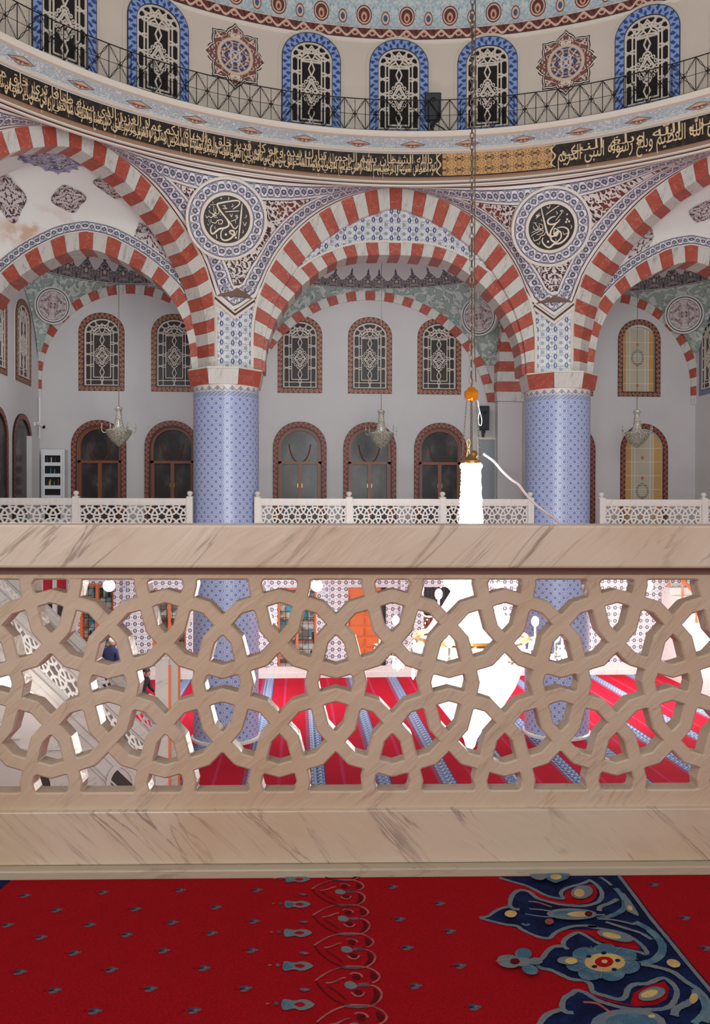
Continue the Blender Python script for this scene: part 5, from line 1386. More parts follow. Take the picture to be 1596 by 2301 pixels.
# ------------------------------------------------------------------ lettering: our own joining of the Arabic letters
AR = {}
def reg(base, cp, kind):   # kind 4: iso fin init med, 2: iso fin
    AR[base] = (cp, kind)
for b, c, k in (('ء', 0xFE80, 1), ('آ', 0xFE81, 2), ('أ', 0xFE83, 2), ('ؤ', 0xFE85, 2), ('إ', 0xFE87, 2), ('ئ', 0xFE89, 4), ('ا', 0xFE8D, 2), ('ب', 0xFE8F, 4), ('ة', 0xFE93, 2), ('ت', 0xFE95, 4), ('ث', 0xFE99, 4), ('ج', 0xFE9D, 4), ('ح', 0xFEA1, 4), ('خ', 0xFEA5, 4), ('د', 0xFEA9, 2), ('ذ', 0xFEAB, 2), ('ر', 0xFEAD, 2), ('ز', 0xFEAF, 2), ('س', 0xFEB1, 4), ('ش', 0xFEB5, 4), ('ص', 0xFEB9, 4), ('ض', 0xFEBD, 4), ('ط', 0xFEC1, 4), ('ظ', 0xFEC5, 4), ('ع', 0xFEC9, 4), ('غ', 0xFECD, 4), ('ف', 0xFED1, 4), ('ق', 0xFED5, 4), ('ك', 0xFED9, 4), ('ل', 0xFEDD, 4), ('م', 0xFEE1, 4), ('ن', 0xFEE5, 4), ('ه', 0xFEE9, 4), ('و', 0xFEED, 2), ('ى', 0xFEEF, 2), ('ي', 0xFEF1, 4)): reg(b, c, k)
def shape(t):
    out = []; i = 0; prev = False
    while i < len(t):
        ch = t[i]
        if ch == ' ': out.append(' '); prev = False; i += 1; continue
        if t.startswith('الله', i) and not prev: out.append('\uFDF2'); i += 4; prev = False; continue
        if ch == 'ل' and i+1 < len(t) and t[i+1] in 'اأإآ':
            c = {'ا': 0xFEFB, 'أ': 0xFEF7, 'إ': 0xFEF9, 'آ': 0xFEF5}[t[i+1]]; out.append(chr(c+(1 if prev else 0))); prev = False; i += 2; continue
        c, k = AR[ch]; nx = i+1 < len(t) and t[i+1] in AR and AR[t[i+1]][1] > 1
        if k == 4 and nx: out.append(chr(c+(3 if prev else 2))); prev = True
        elif k >= 2: out.append(chr(c+(1 if prev else 0))); prev = (k == 4)
        else: out.append(chr(c)); prev = False
        i += 1
    return ''.join(out[::-1])
def text_pts(t, size=1.0, off=.0015):
    c = bpy.data.curves.new('t', 'FONT'); c.body = t; c.size = size; c.resolution_u = 2; c.offset = off
    o = bpy.data.objects.new('t', c); COL.objects.link(o); bpy.context.view_layer.update()
    me = o.to_mesh(); v = [tuple(x.co) for x in me.vertices]; f = [tuple(p.vertices) for p in me.polygons]; o.to_mesh_clear()
    bpy.data.objects.remove(o); bpy.data.curves.remove(c); return v, f
def band_text(txt, phi_end, size, zbase, zs, name, right_anchor=True, width=None, dr=.0, mt=None):
    """letters laid on the band; the text starts at angle phi_end and reads towards smaller angles"""
    v, f = text_pts(shape(txt), size); x1 = max(p[0] for p in v); x0 = min(p[0] for p in v); sx = 1.0 if not width else width/(x1-x0); m = MB(); R = 8.722+dr
    P = []
    for x, y, _ in v:
        s = (x-x1)*sx if right_anchor else (x-x0)*sx; a = phi_end+s/8.72; z = zbase+y*zs; P.append(at_ring(a, R-.02*(0), z))
    P = [(RC[0]+(p[0]-RC[0])*(8.70-dr)/R, RC[1]+(p[1]-RC[1])*(8.70-dr)/R, p[2]) for p in P]
    m.add(P, f); return m.build(name, mt or mGoldL, bd, recalc=False, kind='stuff')
T1 = 'أعوذ بالله من الشيطان الرجيم بسم الله الرحمن الرحيم تبارك الذي بيده الملك وهو على كل شيء قدير الذي خلق الموت والحياة ليبلوكم أيكم أحسن عملا وهو العزيز الغفور الذي خلق سبع سماوات طباقا ما ترى في خلق الرحمن من تفاوت فارجع البصر هل ترى من فطور ثم ارجع البصر كرتين ينقلب إليك البصر خاسئا وهو حسير'
words = T1.split(); a_e = math.radians(7.2); total = 8.72*(a_e+math.radians(75))
low = ' '.join(words[0::2]); upp = ' '.join(words[1::2])
band_text(' '.join(words), a_e, .30, 6.985, 1.42, 'lettering', width=total)
band_text(upp, a_e-.012, .27, 7.14, 1.0, 'lettering', width=total*.985, dr=.003)
band_text(low, a_e-.02, .27, 6.965, .75, 'lettering', width=total*.97, dr=.002)
T2 = 'قل أرأيتم إن أصبح ماؤكم غورا فمن يأتيكم بماء معين صدق الله العظيم وبلغ رسوله النبي الكريم'
a_s = math.radians(23.4); wd = 8.72*math.radians(50)
band_text(T2, a_s, .30, 6.985, 1.42, 'lettering', right_anchor=False, width=wd)
band_text(' '.join(T2.split()[1::2]), a_s+.01, .27, 7.14, 1.0, 'lettering', right_anchor=False, width=wd*.97, dr=.003)
gp = MB(); gp.lathe([(8.71, 6.885), (8.71, 7.345)], RC, 30, math.radians(7.9), math.radians(22.7), urad=8.71); gp.build('gold_panel', mGoldP, bd, recalc=False)
for a in (7.55, 22.95):
    m = MB(); P = []
    for i in range(17): t = i/16; P.append([at_ring(math.radians(a)-.012*math.sin(PI*t*2)*math.cos(PI*t), 8.705, 6.89+.45*t), at_ring(math.radians(a)+.004-.012*math.sin(PI*t*2)*math.cos(PI*t), 8.705, 6.89+.45*t)])
    m.grid(P); m.build('cartouche_edge', mGoldL, bd, recalc=False)
# round calligraphy boards on the pendentives, strokes traced in board units
def roundel(sg, zc, ph, strokes, dots, lab):
    p = pend_point(sg*ph, zc); a = pend_point(sg*ph, zc+.25); b = pend_point(sg*ph, zc-.25); up = (a-b).normalized()
    e = pend_point(sg*ph+.02, zc)-pend_point(sg*ph-.02, zc); e = e-up*e.dot(up); ex = e.normalized(); nr = up.cross(ex)
    if nr.dot(Vector((OC[0], OC[1], zc))-p) < 0: nr = -nr
    ex = up.cross(nr) if up.cross(nr).x > 0 else -up.cross(nr)
    M = Matrix(((ex.x, -nr.x, up.x, p.x), (ex.y, -nr.y, up.y, p.y), (ex.z, -nr.z, up.z, p.z), (0, 0, 0, 1)))
    M = M @ Matrix.Translation((0, -.05, 0))
    r = empty('medallion', label=lab, cat='medallion')
    def ring(r0, r1, y0, y1, mt, nm):
        m = MB(); m.m = M; P = []; U_ = []
        for i in range(65):
            t = 2*PI*i/64; P.append([(r1*math.sin(t), y1, r1*math.cos(t)), (r1*math.sin(t), y0, r1*math.cos(t)), (r0*math.sin(t), y0, r0*math.cos(t)), (r0*math.sin(t), y1, r0*math.cos(t))])
            U_.append([(t*.69, 0), (t*.69, 0), (t*.69, r1-r0), (t*.69, r1-r0)])
        m.grid(P, U_); m.build(nm, mt, r, recalc=False)
    RBo = .475
    ring(.53, .815, -.02, .3, mMedR, 'painted_ring'); ring(.795, .83, -.035, .3, mCream, 'outer_moulding'); ring(RBo, .535, -.045, .1, mCream, 'inner_moulding')
    m = MB(); m.m = M; m.add([(0, -.005, 0)]+[(.48*math.sin(2*PI*i/48), -.005, .48*math.cos(2*PI*i/48)) for i in range(48)], [(0, 1+i, 1+(i+1) % 48) for i in range(48)]); m.build('black_board', mBlack, r, recalc=False)
    S = []
    for pts, w0, w1 in strokes:
        q = smoothpoly(pts, 6) if len(pts) > 2 else pts
        for i in range(len(q)-1): S.append((*q[i], *q[i+1], (w0+(w1-w0)*math.sin(PI*i/max(1, len(q)-1)))))
    for x, z, w in dots: S.append((x, z, x+.001, z+.001, w))
    S = [(a*RBo, b*RBo, c*RBo, d*RBo, w*RBo) for a, b, c, d, w in S]
    mm = plate(lambda X, Z: seg_field(X, Z, S, .01), (-.5, .5, -.5, .5), .0065, .012, y0=-.017, tol=.0012); mm.m = Matrix.Identity(4)
    mm.v = [M @ v for v in mm.v]; mm.build('lettering', mCreamL, r, kind='stuff')
    return r
# board units: -1..1 across the black disc. left: crop circle centre (725,665) radius 385; right: centre (740,730) radius 390
k1 = lambda L: [((x-728)/385, (668-y)/395) for x, y in L]
k2 = lambda L: [((x-740)/390, (732-y)/392) for x, y in L]
ST1 = [(k1([(830, 490), (910, 430), (935, 370), (880, 350), (760, 370), (640, 400), (570, 425), (580, 470), (640, 560), (720, 650), (790, 730), (840, 800), (880, 810), (915, 765)]), .018, .034),
       (k1([(600, 500), (680, 600), (750, 700), (760, 770), (700, 810), (610, 830), (560, 870), (500, 920), (465, 880), (470, 810), (495, 770)]), .016, .038),
       (k1([(975, 400), (965, 560), (950, 760), (930, 990)]), .014, .034), (k1([(700, 545), (810, 530), (925, 518)]), .016, .018),
       (k1([(905, 850), (870, 930), (820, 910), (780, 880), (800, 850), (850, 860), (850, 920), (790, 990), (700, 1020), (640, 980), (640, 880), (670, 840)]), .016, .036),
       (k1([(655, 450), (700, 445), (690, 470), (730, 490), (660, 495)]), .012, .014), (k1([(810, 410), (830, 440), (800, 460)]), .01, .012), (k1([(780, 580), (805, 620), (820, 575)]), .012, .014), (k1([(910, 600), (880, 590), (880, 620), (910, 620), (880, 660), (800, 695)]), .012, .014), (k1([(870, 680), (880, 720)]), .01, .012),
       (k1([(1045, 570), (1055, 600), (1025, 630)]), .01, .012), (k1([(1000, 700), (1030, 755), (1055, 700)]), .012, .014), (k1([(1000, 830), (1010, 860), (990, 880)]), .01, .012), (k1([(535, 790), (530, 820), (550, 840)]), .01, .012), (k1([(560, 930), (570, 990)]), .02, .02), (k1([(750, 300), (760, 330), (740, 340)]), .01, .01),
       (k1([(450, 450), (540, 435)]), .01, .012), (k1([(490, 390), (500, 420)]), .01, .01), (k1([(590, 500), (600, 560), (570, 590), (520, 560), (510, 500)]), .01, .014), (k1([(540, 500), (545, 570), (500, 590), (440, 560), (440, 530)]), .01, .014), (k1([(380, 620), (400, 660), (430, 630), (470, 655), (510, 620), (560, 620), (500, 600), (520, 640), (580, 650)]), .01, .015), (k1([(470, 680), (470, 720), (540, 740), (570, 700), (620, 680), (655, 690), (650, 740), (600, 750), (590, 710)]), .01, .018), (k1([(430, 690), (440, 720)]), .01, .01), (k1([(415, 760), (430, 780)]), .012, .012)]
D1 = [(*k1([(720, 920)])[0], .05), (*k1([(885, 965)])[0], .045), (*k1([(630, 330)])[0], .03), (*k1([(440, 480)])[0], .03), (*k1([(510, 475)])[0], .025), (*k1([(620, 600)])[0], .02), (*k1([(450, 745)])[0], .018)]
roundel(-1, 5.90, .374, ST1, D1, 'black round board with gilt Arabic calligraphy on the left pendentive')
ST2 = [(k2([(625, 370), (630, 500), (640, 650), (650, 780), (670, 850), (720, 890), (780, 890), (830, 860)]), .016, .040), (k2([(835, 570), (760, 570), (700, 610), (700, 660), (760, 690), (850, 680), (900, 640)]), .016, .036), (k2([(850, 680), (780, 730), (720, 800), (700, 880), (710, 960), (760, 1020)]), .016, .036),
       (k2([(760, 850), (790, 770), (850, 830), (800, 900), (770, 860), (840, 830), (880, 860), (870, 950), (780, 1005), (700, 940)]), .016, .034), (k2([(840, 770), (930, 780), (1000, 830), (1010, 900), (960, 980), (850, 1040), (740, 1030), (650, 1070), (580, 1010), (550, 930), (570, 880)]), .018, .040), (k2([(685, 500), (800, 450), (920, 408)]), .014, .018), (k2([(720, 375), (745, 405), (775, 365)]), .014, .016),
       (k2([(585, 450), (520, 480), (560, 490), (580, 480), (510, 520)]), .012, .02), (k2([(830, 640), (900, 580), (950, 530), (930, 500), (970, 500), (970, 530)]), .012, .014), (k2([(860, 490), (880, 530), (860, 540)]), .012, .012), (k2([(590, 560), (605, 590)]), .012, .012), (k2([(1070, 780), (1075, 820), (1055, 840)]), .012, .014), (k2([(460, 950), (490, 970), (510, 930)]), .012, .012), (k2([(920, 860), (930, 910), (990, 900)]), .012, .014), (k2([(780, 950), (785, 980)]), .012, .012),
       (k2([(540, 620), (600, 660), (590, 720), (540, 700), (545, 650)]), .01, .014), (k2([(440, 640), (460, 700), (520, 700), (500, 640), (480, 600)]), .01, .014), (k2([(380, 800), (430, 770), (500, 760), (560, 740), (600, 760), (560, 800), (480, 800)]), .01, .014), (k2([(410, 830), (420, 890), (500, 880), (540, 840), (600, 830), (630, 790)]), .01, .018), (k2([(400, 740), (480, 725), (600, 720)]), .009, .01), (k2([(450, 580), (510, 600)]), .01, .01)]
D2 = [(*k2([(645, 965)])[0], .05), (*k2([(1020, 670)])[0], .045), (*k2([(995, 710)])[0], .045), (*k2([(1045, 712)])[0], .045), (*k2([(1030, 585)])[0], .035), (*k2([(800, 860)])[0], .04)]
roundel(1, 5.90, .374, ST2, D2, 'black round board with gilt Arabic calligraphy on the right pendentive')
# ------------------------------------------------------------------ chandeliers
def link_mesh(L=.075, w=.022, r=.0065):
    m = MB(); pts = [(w*math.sin(a), 0, L/2*math.cos(a)*(1.0)) for a in [2*PI*i/12 for i in range(12)]]; m.tube(pts, r, 5, closed=True); return m
lk = link_mesh(.078, .020, .0065)
ch = empty('chandelier', (-.24, 9.4, 0), label='huge lit crystal chandelier on a chain from the dome, glowing behind the lattice', cat='chandelier')
def chain(P0, P1, name, parent, mt, base=lk, pitch=.060, s=1.0):
    P0, P1 = Vector(P0), Vector(P1); d = P1-P0; n = max(1, int(d.length/(pitch*s))); q = Vector((0, 0, 1)).rotation_difference(d.normalized()).to_matrix().to_4x4(); m = MB()
    for i in range(n):
        m.m = Matrix.Translation(P0+d*((i+.5)/n)) @ q @ Matrix.Rotation(PI/2*(i % 2), 4, 'Z') @ Matrix.Scale(s, 4); m.add([tuple(v) for v in base.v], base.f)
    return m.build(name, mt, parent, recalc=False, kind='stuff')
mChain = mat('dark_chain', C(92, 78, 68), .45, .5)
chain((0, 0, 7.4), (0, 0, 1.34), 'chain', ch, mChain)
m = MB(); m.tube([(0, 0, 7.4), (0, 0, 17.1)], .012, 6); m.tube([(.03, 0, 7.4), (.035, .01, 4), (.03, 0, 1.8), (.05, 0, 1.35)], .006, 5); m.build('suspension_rod', mChain, ch)
m = MB(); m.lathe([(.001, 1.30), (.03, 1.295), (.045, 1.27), (.07, 1.25), (.076, 1.22), (.07, 1.18), (.05, 1.15), (.02, 1.14), (.001, 1.14)], (0, 0), 24)
for i, v in enumerate(m.v):
    a = math.atan2(v.x, v.y); f = 1+.09*math.cos(6*a); v.x *= f; v.y *= f
m.build('amber_hub', mAmber, ch, smooth=True)
m = MB(); m.tube([(0, 0, 1.3), (.012, 0, 1.37), (-.01, 0, 1.42)], .01, 6); m.build('hook', mSteel, ch)
for k, a in enumerate((.3, 1.9, 3.4, 5.0)): chain((.05*math.sin(a), .05*math.cos(a), 1.15), (.10*math.sin(a)-.0, .10*math.cos(a), .52), 'stay_chain', ch, mChain, s=.42)
m = MB(); m.tube([(0, 0, 1.15), (0, 0, .62)], .006, 5); m.tube([(.02*math.sin(t*2)-.03, 0, .62+.1*math.cos(t)) for t in np.linspace(-2.6, 2.6, 12)], .007, 5); m.sphere((.03, 0, .56), .045, 8, 5); m.build('pulley', mSteel, ch)
m = MB(); m.lathe([(.001, .57), (.03, .56), (.05, .52), (.08, .50), (.11, .49), (.105, .46), (.07, .455), (.001, .45)], (0, 0), 20); m.build('top_rosette', mSteel, ch, smooth=True)
m = MB()
for k in range(10):
    a = 2*PI*k/10; m.m = Matrix.Rotation(-a, 4, 'Z'); m.sphere((0, .095, .43), .032, 8, 5, 1.1)
m.m = Matrix.Identity(4); m.build('crown_beads', mLit, ch, smooth=True)
m = MB(); pr = [(.06, .46), (.10, .44), (.115, .42), (.105, .38)]+[(.105+.055*t+.004*math.sin(t*60), .36-1.25*t) for t in np.linspace(0, 1, 40)]; m.lathe(pr, (0, 0), 32)
for v in m.v:
    a = math.atan2(v.x, v.y); f = 1+.035*math.cos(16*a); v.x *= f; v.y *= f
m.build('crystal_column', mLitS, ch, smooth=True)
m = MB(); m.lathe([(.16, -.86), (.22, -.95), (.34, -1.15), (.45, -1.32), (.5, -1.38), (.44, -1.42)], (0, 0), 32); m.build('crystal_skirt', mLit, ch, smooth=True)
m = MB(); m.lathe([(.62, -1.47), (.64, -1.44), (.62, -1.41), (.60, -1.44), (.62, -1.47)], (0, 0), 40); m.build('arm_ring', mSteel, ch)
m = MB(); pr = [(.58, -1.48), (.585, -1.6), (.55, -1.78), (.47, -1.98), (.36, -2.16), (.24, -2.32), (.13, -2.46), (.07, -2.56), (.05, -2.64), (.001, -2.70)]; m.lathe(pr, (0, 0), 40)
for v in m.v:
    a = math.atan2(v.x, v.y); f = 1+.02*math.cos(20*a)+.012*math.sin(v.z*60); v.x *= f; v.y *= f
m.build('crystal_basket', mLit, ch, smooth=True)
dm = MB(); dm.lathe([(.001, .0), (.006, -.01), (.014, -.045), (.016, -.06), (.011, -.075), (.001, -.085)], (0, 0), 6); me_drop = dm.mesh('crystal_drop', mLit)
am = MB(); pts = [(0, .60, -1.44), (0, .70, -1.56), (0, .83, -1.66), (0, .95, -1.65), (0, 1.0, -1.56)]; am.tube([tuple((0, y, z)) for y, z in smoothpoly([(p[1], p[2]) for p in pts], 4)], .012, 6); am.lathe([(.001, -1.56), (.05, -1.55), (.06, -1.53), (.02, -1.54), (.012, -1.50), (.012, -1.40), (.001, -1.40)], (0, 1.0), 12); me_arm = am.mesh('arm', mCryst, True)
bm = MB(); bm.sphere((0, 1.0, -1.345), .045, 10, 8, 1.35); me_bulb = bm.mesh('bulb', mBulb, True)
for k in range(10):
    a = 2*PI*(k+.35)/10; o = inst('arm', me_arm, ch, (0, 0, 0), a); b = inst('bulb', me_bulb, o)
    for j in range(5): inst('crystal_drop', me_drop, ch, (-(1.0+.05*math.cos(j*1.26))*math.sin(a)+.05*math.sin(j*1.26)*math.cos(a), (1.0+.05*math.cos(j*1.26))*math.cos(a)+.05*math.sin(j*1.26)*math.sin(a), -1.56), 0, (1.3, 1.3, 1.5))
    inst('crystal_drop', me_drop, ch, (-.80*math.sin(a), .80*math.cos(a), -1.67), 0, (1.3, 1.3, 1.8)); inst('crystal_drop', me_drop, ch, (-.64*math.sin(a+.3), .64*math.cos(a+.3), -1.46), 0, (1.3, 1.3, 2.6))
# upper tier of candles
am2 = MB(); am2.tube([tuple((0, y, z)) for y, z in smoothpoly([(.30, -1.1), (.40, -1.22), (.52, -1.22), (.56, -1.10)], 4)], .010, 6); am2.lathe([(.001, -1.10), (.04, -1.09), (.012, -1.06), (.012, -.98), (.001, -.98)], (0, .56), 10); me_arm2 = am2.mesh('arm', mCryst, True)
bm = MB(); bm.sphere((0, .56, -.93), .042, 10, 8, 1.35); me_b2 = bm.mesh('bulb', mBulb, True)
for k in range(6):
    a = 2*PI*(k+.2)/6; o = inst('arm', me_arm2, ch, (0, 0, 0), a); inst('bulb', me_b2, o)
# bead strings from the column top to the arm ring
for a in (-.9, .9, 2.4, -2.4):
    m = MB()
    for i in range(46):
        t = i/45; rr = .12+(.62-.12)*t**2.2; z = .46-1.88*t; m.m = Matrix.Translation((rr*math.sin(a), rr*math.cos(a), z)); m.sphere((0, 0, 0), .0085, 5, 4)
    m.m = Matrix.Identity(4); m.build('bead_string', mLitS, ch, kind='stuff')
for k in range(4):
    a = PI/2*k+.5; point('chandelier_light_%d' % k, (-.24+.85*math.sin(a), 9.4+.85*math.cos(a), -1.15), 140, (1, .94, .87), .06)
# white cable from the chandelier top
pts = [(1088, 1021), (1110, 1037), (1130, 1060), (1150, 1078), (1165, 1088), (1180, 1108), (1200, 1130), (1225, 1150), (1250, 1168), (1285, 1205), (1330, 1262)]
m = MB(); P = [onY(x, y, 9.4+7.6*i/10) for i, (x, y) in enumerate(pts)]; q = smoothpoly([tuple(p) for p in P], 5); m.tube(q, [.014+.014*i/len(q) for i in range(len(q))], 7); o = m.build('cable', mPlas, smooth=True); tag(o, 'thick white cable hanging from the chandelier top towards the right column', 'cable')
m = MB(); P = [onY(x, y, 9.42) for x, y in ((1074, 900), (1076, 915), (1080, 930), (1083, 945), (1081, 956), (1076, 952), (1075, 940), (1078, 925))]; m.tube(smoothpoly([tuple(p) for p in P], 4), .005, 6); o = m.build('cable', mPlas); tag(o, 'small white cable loop tied under the amber chandelier hub', 'cable')
# small unlit chandeliers of the bays
def small_ch(loc, lab):
    r = empty('chandelier', loc, label=lab, cat='chandelier', group='small unlit bay chandeliers')
    m = MB(); m.tube([(0, 0, .08), (0, 0, 7.69-loc[2])], .008, 5); m.build('wire', mChain, r)
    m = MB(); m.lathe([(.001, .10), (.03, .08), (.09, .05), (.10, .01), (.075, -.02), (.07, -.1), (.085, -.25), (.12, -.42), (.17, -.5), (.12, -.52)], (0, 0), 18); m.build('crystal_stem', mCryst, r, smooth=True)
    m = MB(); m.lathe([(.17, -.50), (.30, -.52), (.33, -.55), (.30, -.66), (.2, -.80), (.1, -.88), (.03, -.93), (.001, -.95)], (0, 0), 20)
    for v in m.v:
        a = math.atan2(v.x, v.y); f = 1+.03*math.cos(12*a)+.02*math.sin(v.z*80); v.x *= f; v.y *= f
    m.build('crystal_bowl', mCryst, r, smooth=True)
    for k in range(6):
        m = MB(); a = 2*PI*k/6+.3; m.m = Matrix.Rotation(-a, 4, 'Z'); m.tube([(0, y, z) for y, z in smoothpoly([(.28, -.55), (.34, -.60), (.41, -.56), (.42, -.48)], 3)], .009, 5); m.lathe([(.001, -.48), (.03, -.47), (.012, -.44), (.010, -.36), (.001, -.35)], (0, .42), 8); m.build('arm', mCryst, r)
    return r
p = onY(267, 920, 22.5); sc1 = small_ch(tuple(p), 'small unlit crystal chandelier hanging in the left bay')
for px, py, lab in ((857, 927, 'small unlit crystal chandelier hanging in the middle bay'), (1432, 927, 'small unlit crystal chandelier hanging in the right bay')):
    c = copy_tree(sc1); c.location = onY(px, py, 22.5); c['label'] = lab
# pendant lamps under the gallery
def lamp(px, py, Y, lab, e, ztop, r=.15):
    p = onY(px, py, Y); o = empty('pendant_lamp', tuple(p), label=lab, cat='lamp', group='glowing lamps under the gallery')
    m = MB(); m.tube([(0, 0, r*.9), (0, 0, ztop-p.z)], .012, 6); m.build('rod', mSteel, o)
    m = MB(); m.lathe([(.001, r*1.15), (.05, r*1.1), (.07, r*.85), (.03, r*.8)], (0, 0), 14); m.build('cap', mSteel, o)
    m = MB(); m.sphere((0, 0, 0), r, 18, 12, 1.0); m.build('globe', mBulb, o, smooth=True)
    point('lamp_light', (p.x, p.y, p.z-r-.12), e, (1, .96, .9), .1)
for px, py, lab in ((245, 1316, 'glowing globe lamp left of the left column'), (712, 1316, 'glowing globe lamp right of the left column'), (1010, 1308, 'glowing globe lamp left of the right column'), (1455, 1316, 'glowing globe lamp over the white staircase')):
    lamp(px, py, 22.0, lab, 55, ZG-.35)
# ------------------------------------------------------------------ marble pulpit stairs
YM = 13.7; mb = empty('pulpit_stairs', label='grey-white marble pulpit staircase with pierced balustrades sloping down to the right', cat='staircase')
def ytop(x): return 1591+.95*(x-240)
pa = onY(-160, ytop(-160), YM); pb = onY(352, ytop(352), YM); sl = (pb.z-pa.z)/(pb.x-pa.x)
X0, X1 = pa.x, pb.x; ZT = lambda x: pb.z+sl*(x-pb.x)
def slab(x0, x1, d0, d1, y0, y1, nm, mt=None):
    m = MB(); m.add([(x, y, ZT(x)+d) for x in (x0, x1) for y in (y0, y1) for d in (d0, d1)], [(0, 1, 3, 2), (4, 6, 7, 5), (0, 4, 5, 1), (2, 3, 7, 6), (0, 2, 6, 4), (1, 5, 7, 3)]); return m.build(nm, mt or mMar, mb)
mMar = mat('pulpit_marble', marble(C(186, 178, 172), C(134, 126, 124), .8, .4, 1.6, .6), .4)
mLatM = mWhiteM
for y, nm in ((YM, 'near'), (YM+1.15, 'far')):
    slab(X0, X1, -.0, .07, y-.02, y+.08, 'rail_lower_edge'); slab(X0, X1, .07, .20, y-.05, y+.11, 'hand_rail'); slab(X0, X1, .20, .25, y-.03, y+.09, 'rail_cap')
    slab(X0, X1, -.50, -.40, y-.02, y+.08, 'base_moulding'); slab(X0, X1, -.62, -.50, y-.05, y+.08, 'base_moulding'); slab(X0, X1, -.80, -.62, y-.02, y+.08, 'base_moulding')
    Lx = X1-X0; o = lat_plate(0, Lx, .40, PF, FW, .010, .04, frame=.016, mp=lambda x, z: (X0+x, ZT(X0+x)-.20+z), y0=y).build('lattice', mLatM, mb)
# flank wall with mouldings
m = MB(); m.prism([(X0, ZF), (X1, ZF), (X1, max(ZF, ZT(X1)-.8)), (X0, ZT(X0)-.8)], YM, YM+1.2, 'y'); m.build('flank', mMar, mb)
for k, d in enumerate((-1.05, -1.12)): slab(X0, X1-.45-.0*k, d-.04, d, YM-.02, YM, 'panel_moulding')
q = onY(90, 1740, YM)
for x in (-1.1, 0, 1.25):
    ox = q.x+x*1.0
    m = MB(); m.prism([(a+ox, b+ZF) for a, b in win_outline(.17, .12, .78, 1.05)], YM-.012, YM, 'y'); m.build('arched_shade_plate', mDarkW, mb)  # flat dark plate, its colour stands for the shade inside an opening
    o_, i_ = win_outline(.23, .06, .80, 1.15), win_outline(.17, .12, .78, 1.05); rp = ring_plate([(a+ox, b+ZF) for a, b in o_], [(a+ox, b+ZF) for a, b in i_], YM-.045, YM, mMar, 'f'); rp.build('recess_frame', mMar, mb, recalc=False)
for x0_, x1_, z0_, z1_ in ((q.x-1.5, q.x-.3, -3.9, -3.86), (q.x-1.5, q.x-.3, -3.62, -3.58), (q.x-.5, q.x+.5, -3.80, -3.76)):
    m = MB(); m.box(x0_, x1_, YM-.03, YM, z0_, z1_); m.build('panel_moulding', mMar, mb)
n = 14
for k in range(n):
    x = X1-.05-(X1-X0)*k/n; m = MB(); m.box(x-(X1-X0)/n, x, YM+.08, YM+1.1, ZF, min(ZF+.2+.0, 9) if k == 0 else ZT(x)-.78+.0); m.build('step', mMar, mb)
for y in (YM-.06, YM+1.02):
    p = onY(365, 1480, YM); m = MB(); m.box(p.x-.10, p.x+.10, y, y+.18, ZF, p.z); m.build('post', mMar, mb); m = MB(); m.lathe([(.13, p.z), (.13, p.z+.04), (.08, p.z+.06), (.05, p.z+.12), (.001, p.z+.2)], (p.x, y+.09), 12); m.build('post_finial', mMar, mb)
    m = MB(); m.box(p.x+.10, p.x+.135, y, y+.06, ZF+.05, p.z-.1); m.build('wooden_door_edge', mWoodO, mb); m = MB(); m.box(p.x-.14, p.x+.14, y-.02, y+.2, ZF, ZF+.25); m.build('post_base', mMar, mb)
for k, (px, py) in enumerate(((14, 1530), (60, 1572))):
    p = onY(px, py, YM-.32); o = empty('flood_lamp', tuple(p), label='bright lamp fixed before the pulpit stairs, the %s one' % ('upper left' if k == 0 else 'lower right'), cat='lamp')
    m = MB(); m.sphere((0, 0, 0), .13, 16, 10); m.build('globe', mBulb, o, smooth=True); m = MB(); m.tube([(0, .1, 0), (0, .30, 0)], .02, 6); m.lathe([(.05, -.02), (.05, .02), (.001, .02)], (0, .12), 8); m.build('arm', mSteel, o)
    point('flood_light', (p.x, p.y-.25, p.z), 4, (1, .97, .92), .1)
p0 = onY(78, 1583, YM-.2); p1 = onY(116, 1612, YM-.2); m = MB(); m.tube([tuple(p0), tuple(p1)], .022, 8); o = m.build('tube_lamp', mBulb); tag(o, 'short glowing lamp tube slanting along the pulpit stairs', 'lamp')
# ------------------------------------------------------------------ white staircase at the right
st = empty('staircase', label='bright white marble staircase rising to the back at the right edge', cat='staircase')
n = 13; ya, yb_ = 19.9, 25.7; za, zb2 = ZF, -2.45
for k in range(n):
    y0 = ya+(yb_-ya)*k/n; z = za+(zb2-za)*(k+1)/n; m = MB(); m.box(8.97, 9.97, y0, y0+(yb_-ya)/n, ZF, z); m.build('step', mWhiteM, st)
for k in range(n):
    if k % 2: continue
    y0 = ya+(yb_-ya)*(k+.5)/n; z = za+(zb2-za)*(k+1)/n; m = MB(); m.lathe([(.035, z), (.035, z+.1), (.022, z+.14), (.034, z+.35), (.022, z+.6), (.04, z+.66), (.04, z+.78)], (9.05, y0), 8); m.build('baluster', mWoodO, st)
m = MB(); m.tube([(9.05, ya, za+1.0), (9.05, yb_, zb2+.78)], .045, 8); m.build('hand_rail', mWoodO, st)
m = MB(); m.add([(8.9, ya-.1, ZF), (8.9, yb_, ZF), (8.9, yb_, zb2-.1), (8.9, ya-.1, ZF+.1), (8.97, ya-.1, ZF), (8.97, yb_, ZF), (8.97, yb_, zb2-.1), (8.97, ya-.1, ZF+.1)], [(0, 1, 2, 3), (4, 7, 6, 5), (0, 3, 7, 4), (3, 2, 6, 7), (2, 1, 5, 6), (1, 0, 4, 5)]); m.build('stringer', mWhiteM, st)
point('stair_light', (7.6, 21.5, -2.3), 260, (1, .98, .95), .2)
